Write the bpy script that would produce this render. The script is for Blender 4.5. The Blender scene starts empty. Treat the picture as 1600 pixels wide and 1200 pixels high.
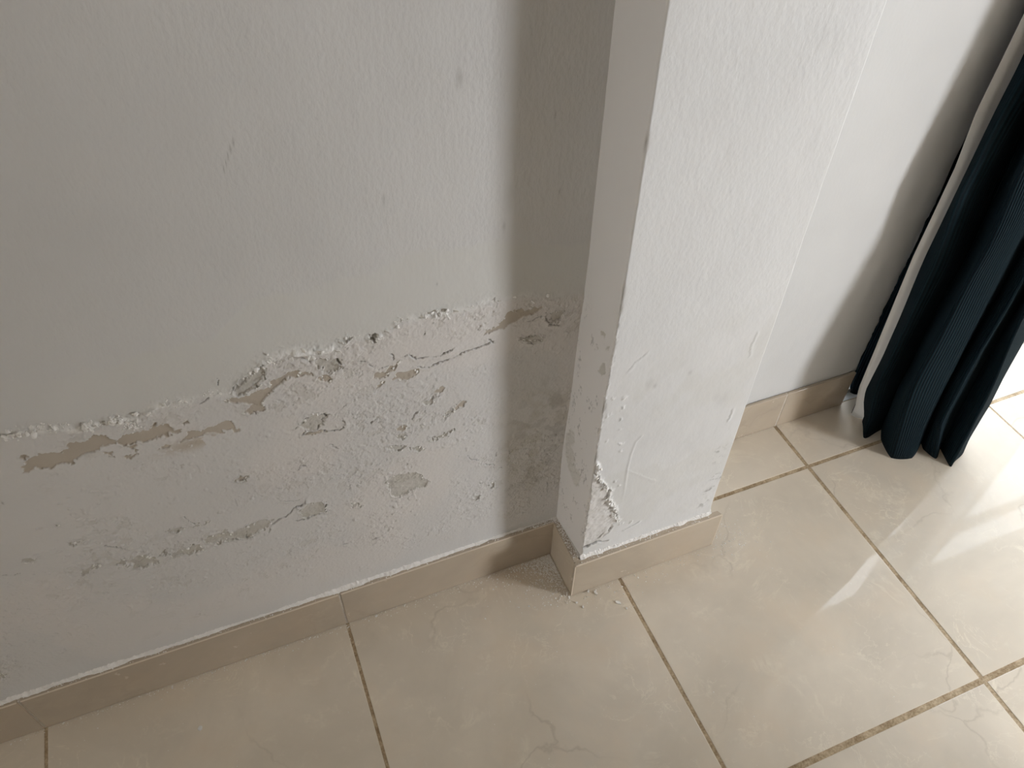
import bpy, bmesh, math, random
import numpy as np
from mathutils import Matrix, Vector

# ------------------------------------------------------------------ camera, world, lights, exposure
T = 0.45                                           # one floor tile, metres
F_PX = 1242.858
CAM = np.array([-0.0031130, -1.4757429, 2.6830982]) * T
ROT = np.array([[0.9270871238, -0.3743403923, 0.0194611286],
                [-0.2590334090, -0.6773169597, -0.6885807354],
                [0.2709449350, 0.6333332510, -0.7248985000]])    # rows: right, down, forward
scene = bpy.context.scene
COL = scene.collection
cam_data = bpy.data.cameras.new('camera')
cam = bpy.data.objects.new('camera', cam_data); COL.objects.link(cam)
cam_data.sensor_width = 36.0; cam_data.sensor_fit = 'HORIZONTAL'
cam_data.lens = F_PX / 1600.0 * 36.0
cam_data.clip_start = 0.02
_r, _d, _f = ROT
cam.matrix_world = Matrix(((_r[0], -_d[0], -_f[0], CAM[0]), (_r[1], -_d[1], -_f[1], CAM[1]),
                           (_r[2], -_d[2], -_f[2], CAM[2]), (0, 0, 0, 1)))
scene.camera = cam
scene.view_settings.view_transform = 'Standard'
scene.view_settings.look = 'None'
scene.view_settings.gamma = 1.0
scene.view_settings.exposure = 0.0
scene.view_settings.use_curve_mapping = False
scene.cycles.max_bounces = 10
scene.cycles.diffuse_bounces = 6
scene.cycles.use_denoising = True

SKY = 5.2
KEY_W = 99.0
FILL_W = 15.0
world = bpy.data.worlds.new('overcast_sky'); scene.world = world
world.use_nodes = True
bg = world.node_tree.nodes['Background']
bg.inputs['Color'].default_value = (0.90, 0.96, 1.04, 1)
bg.inputs['Strength'].default_value = SKY

def area(name, loc, target, sx, sy, power, color):
    l = bpy.data.lights.new(name, 'AREA'); l.shape = 'RECTANGLE'; l.size = sx; l.size_y = sy
    l.energy = power; l.color = color
    o = bpy.data.objects.new(name, l); COL.objects.link(o)
    o.location = loc
    o.rotation_euler = (Vector(target) - Vector(loc)).to_track_quat('-Z', 'Z').to_euler()
    return o
EAST = 2.20; WIN_Y = -1.52; WIN_Z0, WIN_Z1 = 0.22, 1.25; WIN_W = 0.44
FAR_EAST, STEP_Y = 4.0, -0.95                      # the room widens beyond the side window
area('window_daylight', (EAST + 0.02, WIN_Y, (WIN_Z0 + WIN_Z1) / 2), (0.0, WIN_Y, (WIN_Z0 + WIN_Z1) / 2),
     WIN_W, WIN_Z1 - WIN_Z0, KEY_W, (0.965, 0.99, 1.03))

FILL_Y0, FILL_Y1, FILL_Z0, FILL_Z1 = -1.05, -0.25, 0.05, 1.05  # added fill lamp on the west side, with an opening made for it
area('west_fill_light', (-3.0 - 0.03, (FILL_Y0 + FILL_Y1) / 2, (FILL_Z0 + FILL_Z1) / 2), (0.0, (FILL_Y0 + FILL_Y1) / 2, (FILL_Z0 + FILL_Z1) / 2),
     FILL_Y1 - FILL_Y0, FILL_Z1 - FILL_Z0, FILL_W, (1.0, 0.94, 0.84))

# ------------------------------------------------------------------ helpers
rng = np.random.default_rng(7)
random.seed(7)
def ray(u, v): return ROT.T @ np.array([(u - 800) / F_PX, (v - 600) / F_PX, 1.0])
def on_y(u, v, y): d = ray(u, v); return CAM + d * (y - CAM[1]) / d[1]
def on_x(u, v, x): d = ray(u, v); return CAM + d * (x - CAM[0]) / d[0]
def on_z(u, v, z): d = ray(u, v); return CAM + d * (z - CAM[2]) / d[2]

def hash2(ix, iy, seed):
    h = (ix.astype(np.int64) * 374761393 + iy.astype(np.int64) * 668265263 + seed * 1274126177) & 0xFFFFFFFF
    h = ((h ^ (h >> 13)) * 1274126177) & 0xFFFFFFFF
    h = (h ^ (h >> 16)) & 0xFFFFFFFF
    return h.astype(np.float64) / 4294967295.0 * 2 - 1
def vnoise(x, y, seed=0):
    fx, fy = np.floor(x), np.floor(y)
    tx, ty = x - fx, y - fy
    tx = tx * tx * tx * (tx * (tx * 6 - 15) + 10); ty = ty * ty * ty * (ty * (ty * 6 - 15) + 10)
    a = hash2(fx, fy, seed); b = hash2(fx + 1, fy, seed); c = hash2(fx, fy + 1, seed); d = hash2(fx + 1, fy + 1, seed)
    return (a + (b - a) * tx) * (1 - ty) + (c + (d - c) * tx) * ty
def fbm(x, y, freq, octaves=3, seed=0, gain=0.5):
    s = np.zeros_like(x); a = 1.0; n = 0
    for k in range(octaves):
        s += a * vnoise(x * freq + 13.7 * k, y * freq - 7.1 * k, seed + k); n += a
        a *= gain; freq *= 2.03
    return s / n * 1.4
def sstep(a, b, x):
    t = np.clip((x - a) / (b - a), 0, 1); return t * t * (3 - 2 * t)

def seg_dist(x, y, pts):
    """distance to a polyline, and the parameter 0..1 along it"""
    best = np.full(x.shape, 1e9); par = np.zeros_like(x); n = len(pts) - 1; side = np.zeros_like(x)
    for i in range(n):
        (ax, ay), (bx, by) = pts[i], pts[i + 1]
        dx, dy = bx - ax, by - ay; L = dx * dx + dy * dy + 1e-12
        t = np.clip(((x - ax) * dx + (y - ay) * dy) / L, 0, 1)
        d = np.hypot(x - ax - t * dx, y - ay - t * dy)
        m = d < best
        best = np.where(m, d, best); par = np.where(m, (i + t) / n, par)
        side = np.where(m, np.sign((x - ax) * dy - (y - ay) * dx), side)
    return best, par, side
def poly_sd(x, y, pts):
    """signed distance to a polygon, negative inside"""
    d, _, _ = seg_dist(x, y, list(pts) + [pts[0]])
    inside = np.zeros(x.shape, bool); n = len(pts)
    for i in range(n):
        (ax, ay), (bx, by) = pts[i], pts[(i + 1) % n]
        c = ((ay > y) != (by > y)) & (x < (bx - ax) * (y - ay) / (by - ay + 1e-15) + ax)
        inside ^= c
    return np.where(inside, -d, d)

def link(o, parent=None):
    COL.objects.link(o)
    if parent is not None: o.parent = parent
    return o
def np_mesh(name, verts, quads, mat=None, smooth=True, attrs=None, tris=None, uv=None):
    me = bpy.data.meshes.new(name)
    verts = np.asarray(verts, np.float32).reshape(-1, 3)
    faces = [] if quads is None else [(np.asarray(quads, np.int32), 4)]
    if tris is not None: faces.append((np.asarray(tris, np.int32), 3))
    nl = sum(f.size for f, _ in faces); nf = sum(len(f) for f, _ in faces)
    me.vertices.add(len(verts)); me.vertices.foreach_set('co', verts.ravel())
    me.loops.add(nl); me.loops.foreach_set('vertex_index', np.concatenate([f.ravel() for f, _ in faces]))
    starts = []; tot = []; off = 0
    for f, k in faces:
        starts.append(off + np.arange(len(f)) * k); tot.append(np.full(len(f), k)); off += len(f) * k
    me.polygons.add(nf)
    me.polygons.foreach_set('loop_start', np.concatenate(starts).astype(np.int32))
    me.polygons.foreach_set('loop_total', np.concatenate(tot).astype(np.int32))
    me.polygons.foreach_set('use_smooth', np.full(nf, smooth))
    me.update(calc_edges=True); me.validate()
    for k, a in (attrs or {}).items():
        at = me.attributes.new(k, 'FLOAT', 'POINT'); at.data.foreach_set('value', np.asarray(a, np.float32).ravel())
    if mat: me.materials.append(mat)
    return me
def grid_quads(nu, nv):
    i = np.arange(nu - 1)[:, None] * nv + np.arange(nv - 1)[None, :]
    i = i.ravel()
    return np.stack([i, i + nv, i + nv + 1, i + 1], 1)
def obj(name, me, parent=None, label=None, cat=None, kind=None, group=None):
    o = bpy.data.objects.new(name, me)
    for k, v in (('label', label), ('category', cat), ('kind', kind), ('group', group)):
        if v: o[k] = v
    return link(o, parent)
def bm_mesh(name, bm, mat, smooth=False):
    me = bpy.data.meshes.new(name); bm.to_mesh(me); bm.free()
    if mat: me.materials.append(mat)
    if smooth: me.polygons.foreach_set('use_smooth', [True] * len(me.polygons))
    return me
def prism_mesh(name, foot, z0, z1, mat, bevel=0.0, segs=2):
    """vertical prism over a counter-clockwise footprint with its upper rim rounded"""
    bm = bmesh.new()
    lo = [bm.verts.new((x, y, z0)) for x, y in foot]; hi = [bm.verts.new((x, y, z1)) for x, y in foot]
    n = len(foot)
    bm.faces.new(lo[::-1]); top = bm.faces.new(hi)
    for i in range(n): bm.faces.new((lo[i], lo[(i + 1) % n], hi[(i + 1) % n], hi[i]))
    if bevel:
        es = list(top.edges) + [e for e in bm.edges if abs(e.verts[0].co.z - e.verts[1].co.z) > 1e-6]
        bmesh.ops.bevel(bm, geom=es, offset=bevel, segments=segs, profile=0.6, affect='EDGES')
    bmesh.ops.recalc_face_normals(bm, faces=bm.faces)
    return bm_mesh(name, bm, mat)
def box(bm, x0, x1, y0, y1, z0, z1):
    vs = [bm.verts.new(p) for p in ((x0, y0, z0), (x1, y0, z0), (x1, y1, z0), (x0, y1, z0),
                                    (x0, y0, z1), (x1, y0, z1), (x1, y1, z1), (x0, y1, z1))]
    for f in ((3, 2, 1, 0), (4, 5, 6, 7), (0, 1, 5, 4), (1, 2, 6, 5), (2, 3, 7, 6), (3, 0, 4, 7)):
        bm.faces.new([vs[i] for i in f])
def box_mesh(name, boxes, mat, bevel=0.0):
    bm = bmesh.new()
    for b in boxes: box(bm, *b)
    if bevel: bmesh.ops.bevel(bm, geom=list(bm.edges), offset=bevel, segments=2, profile=0.6, affect='EDGES')
    bmesh.ops.recalc_face_normals(bm, faces=bm.faces)
    return bm_mesh(name, bm, mat)

# ------------------------------------------------------------------ materials
def new_mat(name):
    m = bpy.data.materials.new(name); m.use_nodes = True
    nt = m.node_tree; p = nt.nodes['Principled BSDF']
    return m, nt, p
def nd(nt, typ, **kw):
    n = nt.nodes.new(typ)
    for k, v in kw.items():
        if k.startswith('i_'): n.inputs[k[2:].replace('_', ' ')].default_value = v
        else: setattr(n, k, v)
    return n
def math_n(nt, op, a, b=None, clamp=False):
    n = nt.nodes.new('ShaderNodeMath'); n.operation = op; n.use_clamp = clamp
    for i, v in enumerate((a, b)):
        if v is None: continue
        if isinstance(v, (int, float)): n.inputs[i].default_value = v
        else: nt.links.new(v, n.inputs[i])
    return n.outputs[0]
def mix_c(nt, fac, a, b):
    n = nt.nodes.new('ShaderNodeMix'); n.data_type = 'RGBA'
    for i, v in ((0, fac), (6, a), (7, b)):
        if isinstance(v, (int, float)): n.inputs[i].default_value = v
        elif isinstance(v, tuple): n.inputs[i].default_value = (*v, 1)
        else: nt.links.new(v, n.inputs[i])
    return n.outputs[2]
def noise(nt, vec, scale, detail=3, rough=0.5, dist=0.0):
    n = nd(nt, 'ShaderNodeTexNoise'); n.inputs['Scale'].default_value = scale
    n.inputs['Detail'].default_value = detail; n.inputs['Roughness'].default_value = rough
    n.inputs['Distortion'].default_value = dist
    if vec is not None: nt.links.new(vec, n.inputs['Vector'])
    return n.outputs['Fac']
def ramp(nt, fac, stops):
    n = nd(nt, 'ShaderNodeValToRGB'); e = n.color_ramp.elements
    while len(e) < len(stops): e.new(0.5)
    for el, (p, c) in zip(e, stops):
        el.position = p; el.color = (*c, 1) if isinstance(c, tuple) else (c, c, c, 1)
    nt.links.new(fac, n.inputs['Fac']); return n.outputs['Color']
def attr(nt, name):
    n = nd(nt, 'ShaderNodeAttribute', attribute_name=name); return n.outputs['Fac']
def obj_co(nt): return nd(nt, 'ShaderNodeTexCoord').outputs['Object']
def scale_v(nt, vec, s):
    n = nd(nt, 'ShaderNodeMapping'); n.inputs['Scale'].default_value = s; nt.links.new(vec, n.inputs['Vector'])
    return n.outputs['Vector']

PAINT = (0.665, 0.655, 0.635)
TAN = (0.50, 0.445, 0.375)
GREY = (0.54, 0.517, 0.465)
def wall_paint(name, base=PAINT, orange=0.35, masks=True):
    m, nt, p = new_mat(name); co = obj_co(nt)
    big = noise(nt, co, 3.5, 3, 0.55)
    c = mix_c(nt, ramp(nt, big, ((0.35, 0.0), (0.65, 1.0))), tuple(v * 0.955 for v in base), tuple(min(v * 1.03, 1) for v in base))
    if masks:
        c = mix_c(nt, attr(nt, 'patch'), c, (0.665, 0.66, 0.63))
        c = mix_c(nt, attr(nt, 'rosy'), c, (0.712, 0.680, 0.650))
        gn = noise(nt, co, 260, 4, 0.65)
        c = mix_c(nt, attr(nt, 'grey'), c, mix_c(nt, gn, tuple(v * 0.9 for v in GREY), tuple(v * 1.08 for v in GREY)))
        c = mix_c(nt, attr(nt, 'tan'), c, mix_c(nt, noise(nt, co, 40, 3), tuple(v * 0.94 for v in TAN), tuple(v * 1.06 for v in TAN)))
        c = mix_c(nt, attr(nt, 'stain_shade'), c, (0.15, 0.14, 0.125))  # stains and dark marks, plus shade painted into the hollows
        c = mix_c(nt, attr(nt, 'white'), c, (0.88, 0.87, 0.85))
    nt.links.new(c, p.inputs['Base Color'])
    p.inputs['Roughness'].default_value = 0.5
    p.inputs['Specular IOR Level'].default_value = 0.35
    sv = scale_v(nt, co, (1.0, 1.0, 0.6))
    o1 = noise(nt, sv, 230, 2, 0.5); o2 = noise(nt, scale_v(nt, co, (1, 1, 0.25)), 90, 2, 0.5)
    hgt = math_n(nt, 'ADD', o1, math_n(nt, 'MULTIPLY', o2, 0.7))
    if masks: hgt = math_n(nt, 'MULTIPLY', hgt, attr(nt, 'orange'))
    b = nd(nt, 'ShaderNodeBump'); b.inputs['Strength'].default_value = orange; b.inputs['Distance'].default_value = 0.0012
    nt.links.new(hgt, b.inputs['Height']); nt.links.new(b.outputs['Normal'], p.inputs['Normal'])
    return m
M_WALL = wall_paint('damp_wall_paint', (0.645, 0.64, 0.63), 0.52)
M_PIL = wall_paint('white_column_paint', (0.72, 0.72, 0.715), 0.35)
M_ROOM = wall_paint('room_paint', (0.62, 0.575, 0.515), 0.12, masks=False)
M_WHITE = wall_paint('bounce_white_paint', (0.86, 0.86, 0.85), 0.12, masks=False)  # extra white so that unseen walls bounce light onto the right wall
M_PLAIN = wall_paint('plain_white_paint', (0.665, 0.665, 0.66), 0.12, masks=False)

def tile_mat(name, base, rough=0.10, per_object=True, veins=1.0, spec=0.5, coat=0.0):
    m, nt, p = new_mat(name); tc = nd(nt, 'ShaderNodeTexCoord'); co = tc.outputs['Object']
    if per_object:
        oi = nd(nt, 'ShaderNodeObjectInfo')
        cx = nd(nt, 'ShaderNodeCombineXYZ')
        for k, f in enumerate((37.0, 91.0, 53.0)):
            nt.links.new(math_n(nt, 'MULTIPLY', oi.outputs['Random'], f), cx.inputs[k])
        va = nd(nt, 'ShaderNodeVectorMath', operation='ADD')
        nt.links.new(co, va.inputs[0]); nt.links.new(cx.outputs[0], va.inputs[1]); co = va.outputs[0]
    cloud = noise(nt, co, 4.5, 5, 0.6, 0.4)
    c = mix_c(nt, ramp(nt, cloud, ((0.32, 0.0), (0.68, 1.0))), tuple(v * 0.87 for v in base), tuple(v * 1.06 for v in base))
    warm = noise(nt, co, 9.0, 4, 0.6)
    c = mix_c(nt, ramp(nt, warm, ((0.5, 0.0), (0.75, 0.5))), c, (base[0] * 1.02, base[1] * 0.95, base[2] * 0.88))
    # pale wisps: narrow bands of a warped noise, broken up by another
    v1 = noise(nt, co, 7.0, 6, 0.62, 0.8)
    band = ramp(nt, v1, ((0.475, 0.0), (0.5, 1.0), (0.525, 0.0)))
    brk = ramp(nt, noise(nt, co, 13.0, 4, 0.7), ((0.5, 0.0), (0.68, 1.0)))
    wisp = math_n(nt, 'MULTIPLY', math_n(nt, 'MULTIPLY', band, brk), 0.42 * veins)
    c = mix_c(nt, wisp, c, tuple(min(0.95, v * 1.30) for v in base))
    smear = ramp(nt, noise(nt, co, 26.0, 5, 0.75, 0.8), ((0.60, 0.0), (0.72, 1.0)))
    c = mix_c(nt, math_n(nt, 'MULTIPLY', smear, 0.22 * veins), c, tuple(min(0.95, v * 1.32) for v in base))
    v2 = ramp(nt, noise(nt, co, 15.0, 5, 0.6, 0.6), ((0.488, 0.0), (0.5, 1.0), (0.512, 0.0)))
    b2 = ramp(nt, noise(nt, co, 8.0, 4, 0.7), ((0.50, 0.0), (0.64, 1.0)))
    c = mix_c(nt, math_n(nt, 'MULTIPLY', math_n(nt, 'MULTIPLY', v2, b2), 0.45 * veins), c, tuple(min(0.95, v * 1.3) for v in base))
    # hairline darker veins along the borders of large cells
    dn = nd(nt, 'ShaderNodeTexNoise'); dn.inputs['Scale'].default_value = 8.0; dn.inputs['Detail'].default_value = 5
    nt.links.new(co, dn.inputs['Vector'])
    sc = nd(nt, 'ShaderNodeVectorMath', operation='SCALE'); sc.inputs['Scale'].default_value = 0.16
    nt.links.new(dn.outputs['Color'], sc.inputs[0])
    av = nd(nt, 'ShaderNodeVectorMath', operation='ADD'); nt.links.new(co, av.inputs[0]); nt.links.new(sc.outputs[0], av.inputs[1])
    vo = nd(nt, 'ShaderNodeTexVoronoi', feature='DISTANCE_TO_EDGE'); vo.inputs['Scale'].default_value = 3.4
    nt.links.new(av.outputs[0], vo.inputs['Vector'])
    line = ramp(nt, vo.outputs['Distance'], ((0.0, 1.0), (0.010, 0.0)))
    part = ramp(nt, noise(nt, co, 5.0, 2), ((0.48, 0.0), (0.60, 1.0)))
    c = mix_c(nt, math_n(nt, 'MULTIPLY', math_n(nt, 'MULTIPLY', line, part), 0.28 * veins), c, (0.33, 0.27, 0.20))
    nt.links.new(c, p.inputs['Base Color'])
    p.inputs['Roughness'].default_value = rough
    rr = ramp(nt, noise(nt, co, 30, 4, 0.7), ((0.35, rough * 0.8), (0.75, rough * 1.35)))
    nt.links.new(rr, p.inputs['Roughness'])
    p.inputs['Specular IOR Level'].default_value = spec
    p.inputs['Coat Weight'].default_value = coat; p.inputs['Coat Roughness'].default_value = 0.03
    b = nd(nt, 'ShaderNodeBump'); b.inputs['Strength'].default_value = 0.06; b.inputs['Distance'].default_value = 0.001
    nt.links.new(noise(nt, co, 55, 2), b.inputs['Height']); nt.links.new(b.outputs['Normal'], p.inputs['Normal']); nt.links.new(b.outputs['Normal'], p.inputs['Coat Normal'])
    return m
M_TILE = tile_mat('cream_marble_tile', (0.755, 0.675, 0.56), 0.42, spec=0.5, coat=1.0)
M_SKIRT = tile_mat('skirting_tile_glaze', (0.52, 0.44, 0.345), 0.22, veins=0.5)

def grain_mat(name, a, b_, scale=300, rough=0.9, bump=0.5):
    m, nt, p = new_mat(name); co = obj_co(nt)
    n = noise(nt, co, scale, 4, 0.65)
    mid = noise(nt, co, 38, 4, 0.65)
    f = math_n(nt, 'ADD', math_n(nt, 'MULTIPLY', n, 0.45), math_n(nt, 'MULTIPLY', mid, 0.55))
    nt.links.new(ramp(nt, f, ((0.40, a), (0.60, b_))), p.inputs['Base Color'])
    p.inputs['Roughness'].default_value = rough
    bp = nd(nt, 'ShaderNodeBump'); bp.inputs['Strength'].default_value = bump; bp.inputs['Distance'].default_value = 0.001
    nt.links.new(n, bp.inputs['Height']); nt.links.new(bp.outputs['Normal'], p.inputs['Normal'])
    return m
M_GROUT = grain_mat('brown_grout', (0.29, 0.205, 0.115), (0.58, 0.46, 0.31))
M_GROUT_PALE = grain_mat('pale_grout', (0.52, 0.46, 0.38), (0.66, 0.61, 0.54))
M_DUST = grain_mat('plaster_dust', (0.84, 0.815, 0.775), (0.93, 0.91, 0.885), 300, 0.9, 0.25)
M_FLAKE = grain_mat('loose_paint', (0.80, 0.785, 0.755), (0.92, 0.905, 0.88), 120, 0.7, 0.3)
M_CONC = grain_mat('pale_concrete', (0.55, 0.54, 0.52), (0.66, 0.65, 0.63), 60)

def plain(name, c, rough=0.5, metal=0.0):
    m, nt, p = new_mat(name); co = obj_co(nt)
    n = noise(nt, co, 35, 3)
    nt.links.new(mix_c(nt, n, tuple(v * 0.94 for v in c), tuple(min(1, v * 1.05) for v in c)), p.inputs['Base Color'])
    p.inputs['Roughness'].default_value = rough; p.inputs['Metallic'].default_value = metal
    return m
M_FRAME = plain('grey_window_frame', (0.45, 0.46, 0.46), 0.4)
M_WOOD = plain('white_frame_paint', (0.7, 0.7, 0.69), 0.4)
def cloth_mat(name, a, b_, ribs, strength, sheen=0.0):
    m, nt, p = new_mat(name)
    uvn = nd(nt, 'ShaderNodeUVMap'); sx = nd(nt, 'ShaderNodeSeparateXYZ'); nt.links.new(uvn.outputs['UV'], sx.inputs[0])
    s = math_n(nt, 'SINE', math_n(nt, 'MULTIPLY', sx.outputs['X'], ribs * 2 * math.pi))
    s01 = math_n(nt, 'ADD', math_n(nt, 'MULTIPLY', s, 0.5), 0.5)
    wv = noise(nt, scale_v(nt, uvn.outputs['UV'], (1, 0.25, 1)), 900, 2)
    f = math_n(nt, 'ADD', math_n(nt, 'MULTIPLY', s01, 0.75), math_n(nt, 'MULTIPLY', wv, 0.25))
    nt.links.new(mix_c(nt, f, a, b_), p.inputs['Base Color'])
    p.inputs['Roughness'].default_value = 0.9; p.inputs['Specular IOR Level'].default_value = 0.15
    if sheen: p.inputs['Sheen Weight'].default_value = sheen; p.inputs['Sheen Tint'].default_value = (0.3, 0.6, 0.7, 1)
    b = nd(nt, 'ShaderNodeBump'); b.inputs['Strength'].default_value = strength; b.inputs['Distance'].default_value = 0.0015
    nt.links.new(f, b.inputs['Height']); nt.links.new(b.outputs['Normal'], p.inputs['Normal'])
    return m
M_CURT = cloth_mat('dark_teal_corduroy', (0.0008, 0.0036, 0.0060), (0.0035, 0.0165, 0.0240), 210, 0.8)
M_LINING = cloth_mat('cream_lining', (0.72, 0.69, 0.65), (0.76, 0.73, 0.69), 700, 0.1)
_nt = M_LINING.node_tree; _p = _nt.nodes['Principled BSDF']; _tr = nd(_nt, 'ShaderNodeBsdfTranslucent'); _mx = nd(_nt, 'ShaderNodeMixShader')
_tr.inputs['Color'].default_value = (0.92, 0.90, 0.86, 1); _mx.inputs[0].default_value = 0.42
_nt.links.new(_p.outputs[0], _mx.inputs[1]); _nt.links.new(_tr.outputs[0], _mx.inputs[2]); _nt.links.new(_mx.outputs[0], _nt.nodes['Material Output'].inputs['Surface'])
M_ARRIS = plain('pale_edge_highlight', (0.70, 0.61, 0.49), 0.35)  # pale colour for the painted edge highlights
def glass_mat(name, tint):
    m, nt, p = new_mat(name)
    out = nt.nodes['Material Output']
    tr = nd(nt, 'ShaderNodeBsdfTransparent'); tr.inputs['Color'].default_value = (*tint, 1); gl = nd(nt, 'ShaderNodeBsdfGlossy'); gl.inputs['Roughness'].default_value = 0.02
    fr = nd(nt, 'ShaderNodeFresnel'); mx = nd(nt, 'ShaderNodeMixShader')
    ge = nd(nt, 'ShaderNodeNewGeometry')            # reflect at the outer skin only, a thin pane passes the rest
    nt.links.new(math_n(nt, 'MULTIPLY', fr.outputs[0], math_n(nt, 'SUBTRACT', 1.0, ge.outputs['Backfacing'])), mx.inputs[0]); nt.links.new(tr.outputs[0], mx.inputs[1]); nt.links.new(gl.outputs[0], mx.inputs[2])
    nt.links.new(mx.outputs[0], out.inputs['Surface']); return m
M_GLASS = glass_mat('clear_glass', (1, 1, 1))
M_TINT = glass_mat('faintly_tinted_glass', (0.88, 0.90, 0.90))

# ------------------------------------------------------------------ layout (metres)
SK_H = 0.2105 * T                                  # skirting height
Y_SK_L = -0.0240 * T                               # front of the left skirting
XL, XR, YP = 0.8330 * T, 1.3662 * T, -0.1902 * T   # pilaster paint faces
XLS, XRS, YS = 0.7985 * T, 1.4050 * T, -0.2195 * T # pilaster skirting faces
YR, Y_SK_R = 0.2210 * T, 0.2060 * T                # right wall face and its skirting
XEND = 2.3720 * T                                  # where the right wall stops at the door
WEST, SOUTH, CEIL = -3.0, -3.1, 2.55
WALL_OUT = 0.42                                    # outer face of the door wall
DOOR_X1, DOOR_TOP = 3.90, 2.03

# ------------------------------------------------------------------ floor
floor = obj('floor', box_mesh('floor', [(WEST, FAR_EAST, SOUTH, 0.9, -0.03, -0.0007)], M_GROUT), kind='structure')
YE = -0.0343 * T
def grout_half_x(i): return {-1: .0023, 0: .0024, 1: .0029, 2: .0034, 3: .0018}.get(i, .0028)
def grout_half_y(j): return {0: .0034, 1: .0046}.get(j, .0034)
def rect_tile(x0, x1, y0, y1):
    if x1 - x0 < 0.01 or y1 - y0 < 0.01: return
    me = prism_mesh('floor_tile', [(x0, y0), (x1, y0), (x1, y1), (x0, y1)], -0.02, 0.0, M_TILE, 0.0011, 2)
    obj('floor_tile', me, floor)
for i in range(-7, 9):
    for j in range(-1, 7):
        x0 = i * T + grout_half_x(i); x1 = (i + 1) * T - grout_half_x(i + 1)
        y1 = YE - j * T - grout_half_y(j); y0 = YE - (j + 1) * T + grout_half_y(j + 1)
        x0 = max(x0, WEST); x1 = min(x1, EAST if j > 1 else FAR_EAST)
        y0 = max(y0, SOUTH)
        if x1 <= x0 or y1 <= y0: continue
        if j == -1:
            if i < 1: continue                     # the wall stands here
            y0 = YE + grout_half_y(0); y1 = YR - 0.002
            x0 = max(x0, XR + 0.004)
        elif j == 0 and i <= 0:
            y1 = Y_SK_L + 0.003
        rect_tile(x0, x1, y0, y1)

# ------------------------------------------------------------------ damage on the left wall
def P(u, v): p = on_y(u, v, 0.0); return (p[0], p[2])
def pz(ox, oy, pts, s=4.0): return [P(ox + a / s, oy + b / s) for a, b in pts]
Z1, Z2, Z3, Z4, Z5, Z6 = (0, 560), (340, 440), (600, 420), (0, 760), (340, 640), (600, 640)
tan_polys = [
    pz(*Z1, [(125,715),(150,690),(150,640),(250,590),(340,585),(390,590),(430,560),(430,530),(510,520),(580,485),(680,480),(720,510),(780,470),(880,465),(930,430),(960,410),(1040,400),(1070,425),(1080,440),(1130,435),(1110,460),(1060,465),(1050,485),(960,500),(880,520),(790,540),(730,520),(650,545),(590,590),(540,585),(470,620),(440,660),(400,660),(360,650),(340,685),(250,690),(210,680),(180,710),(130,720)]),
    pz(*Z1, [(1140,520),(1170,460),(1250,455),(1300,440),(1400,395),(1440,395),(1480,430),(1500,450),(1470,455),(1440,435),(1380,460),(1300,465),(1240,490),(1180,500),(1130,525)]),
    pz(*Z1, [(990,550),(1070,535),(1065,545),(1000,560)]),
    pz(*Z1, [(780,550),(850,540),(840,575),(800,560)]), pz(*Z1, [(790,615),(850,590),(855,600),(800,625)]),
    pz(*Z1, [(640,585),(700,580),(690,600),(650,600)]), pz(*Z1, [(680,615),(710,610),(700,622)]),
    pz(*Z1, [(130,610),(160,595),(170,610),(140,630)]), pz(*Z1, [(1140,405),(1170,385),(1180,400),(1150,415)]),
    pz(*Z1, [(1480,755),(1530,738),(1535,752),(1500,762)]),
    pz(*Z2, [(20,740),(80,720),(170,710),(240,690),(290,680),(330,650),(330,625),(390,600),(440,570),(500,560),(570,570),(590,582),(540,585),(470,592),(420,612),(380,640),(340,670),(290,712),(280,750),(295,800),(260,812),(200,822),(150,820),(190,790),(220,760),(150,755),(60,745)]),
    pz(*Z2, [(630,595),(680,580),(720,600),(710,620),(690,630),(650,610)]),
    pz(*Z2, [(970,600),(1000,570),(1050,560),(1060,540),(1150,490),(1130,510),(1080,560),(1050,590),(1000,605)]),
    pz(*Z2, [(1105,610),(1120,580),(1170,570),(1250,550),(1240,590),(1180,615)]),
    pz(*Z2, [(990,655),(1010,630),(1040,620),(1030,640)]),
    pz(*Z2, [(1110,935),(1140,910),(1185,900),(1175,920),(1140,938)]),
    pz(*Z2, [(530,945),(600,935),(690,930),(640,945),(560,955)]),
    pz(*Z3, [(620,412),(640,385),(720,345),(760,310),(770,280),(860,250),(880,268),(940,230),(1000,240),(945,275),(870,300),(800,340),(740,370)]),
    pz(*Z3, [(320,775),(350,745),(378,748),(340,770)]),
    pz(*Z3, [(440,870),(480,830),(505,825),(490,860),(455,880)]),
]
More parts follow.
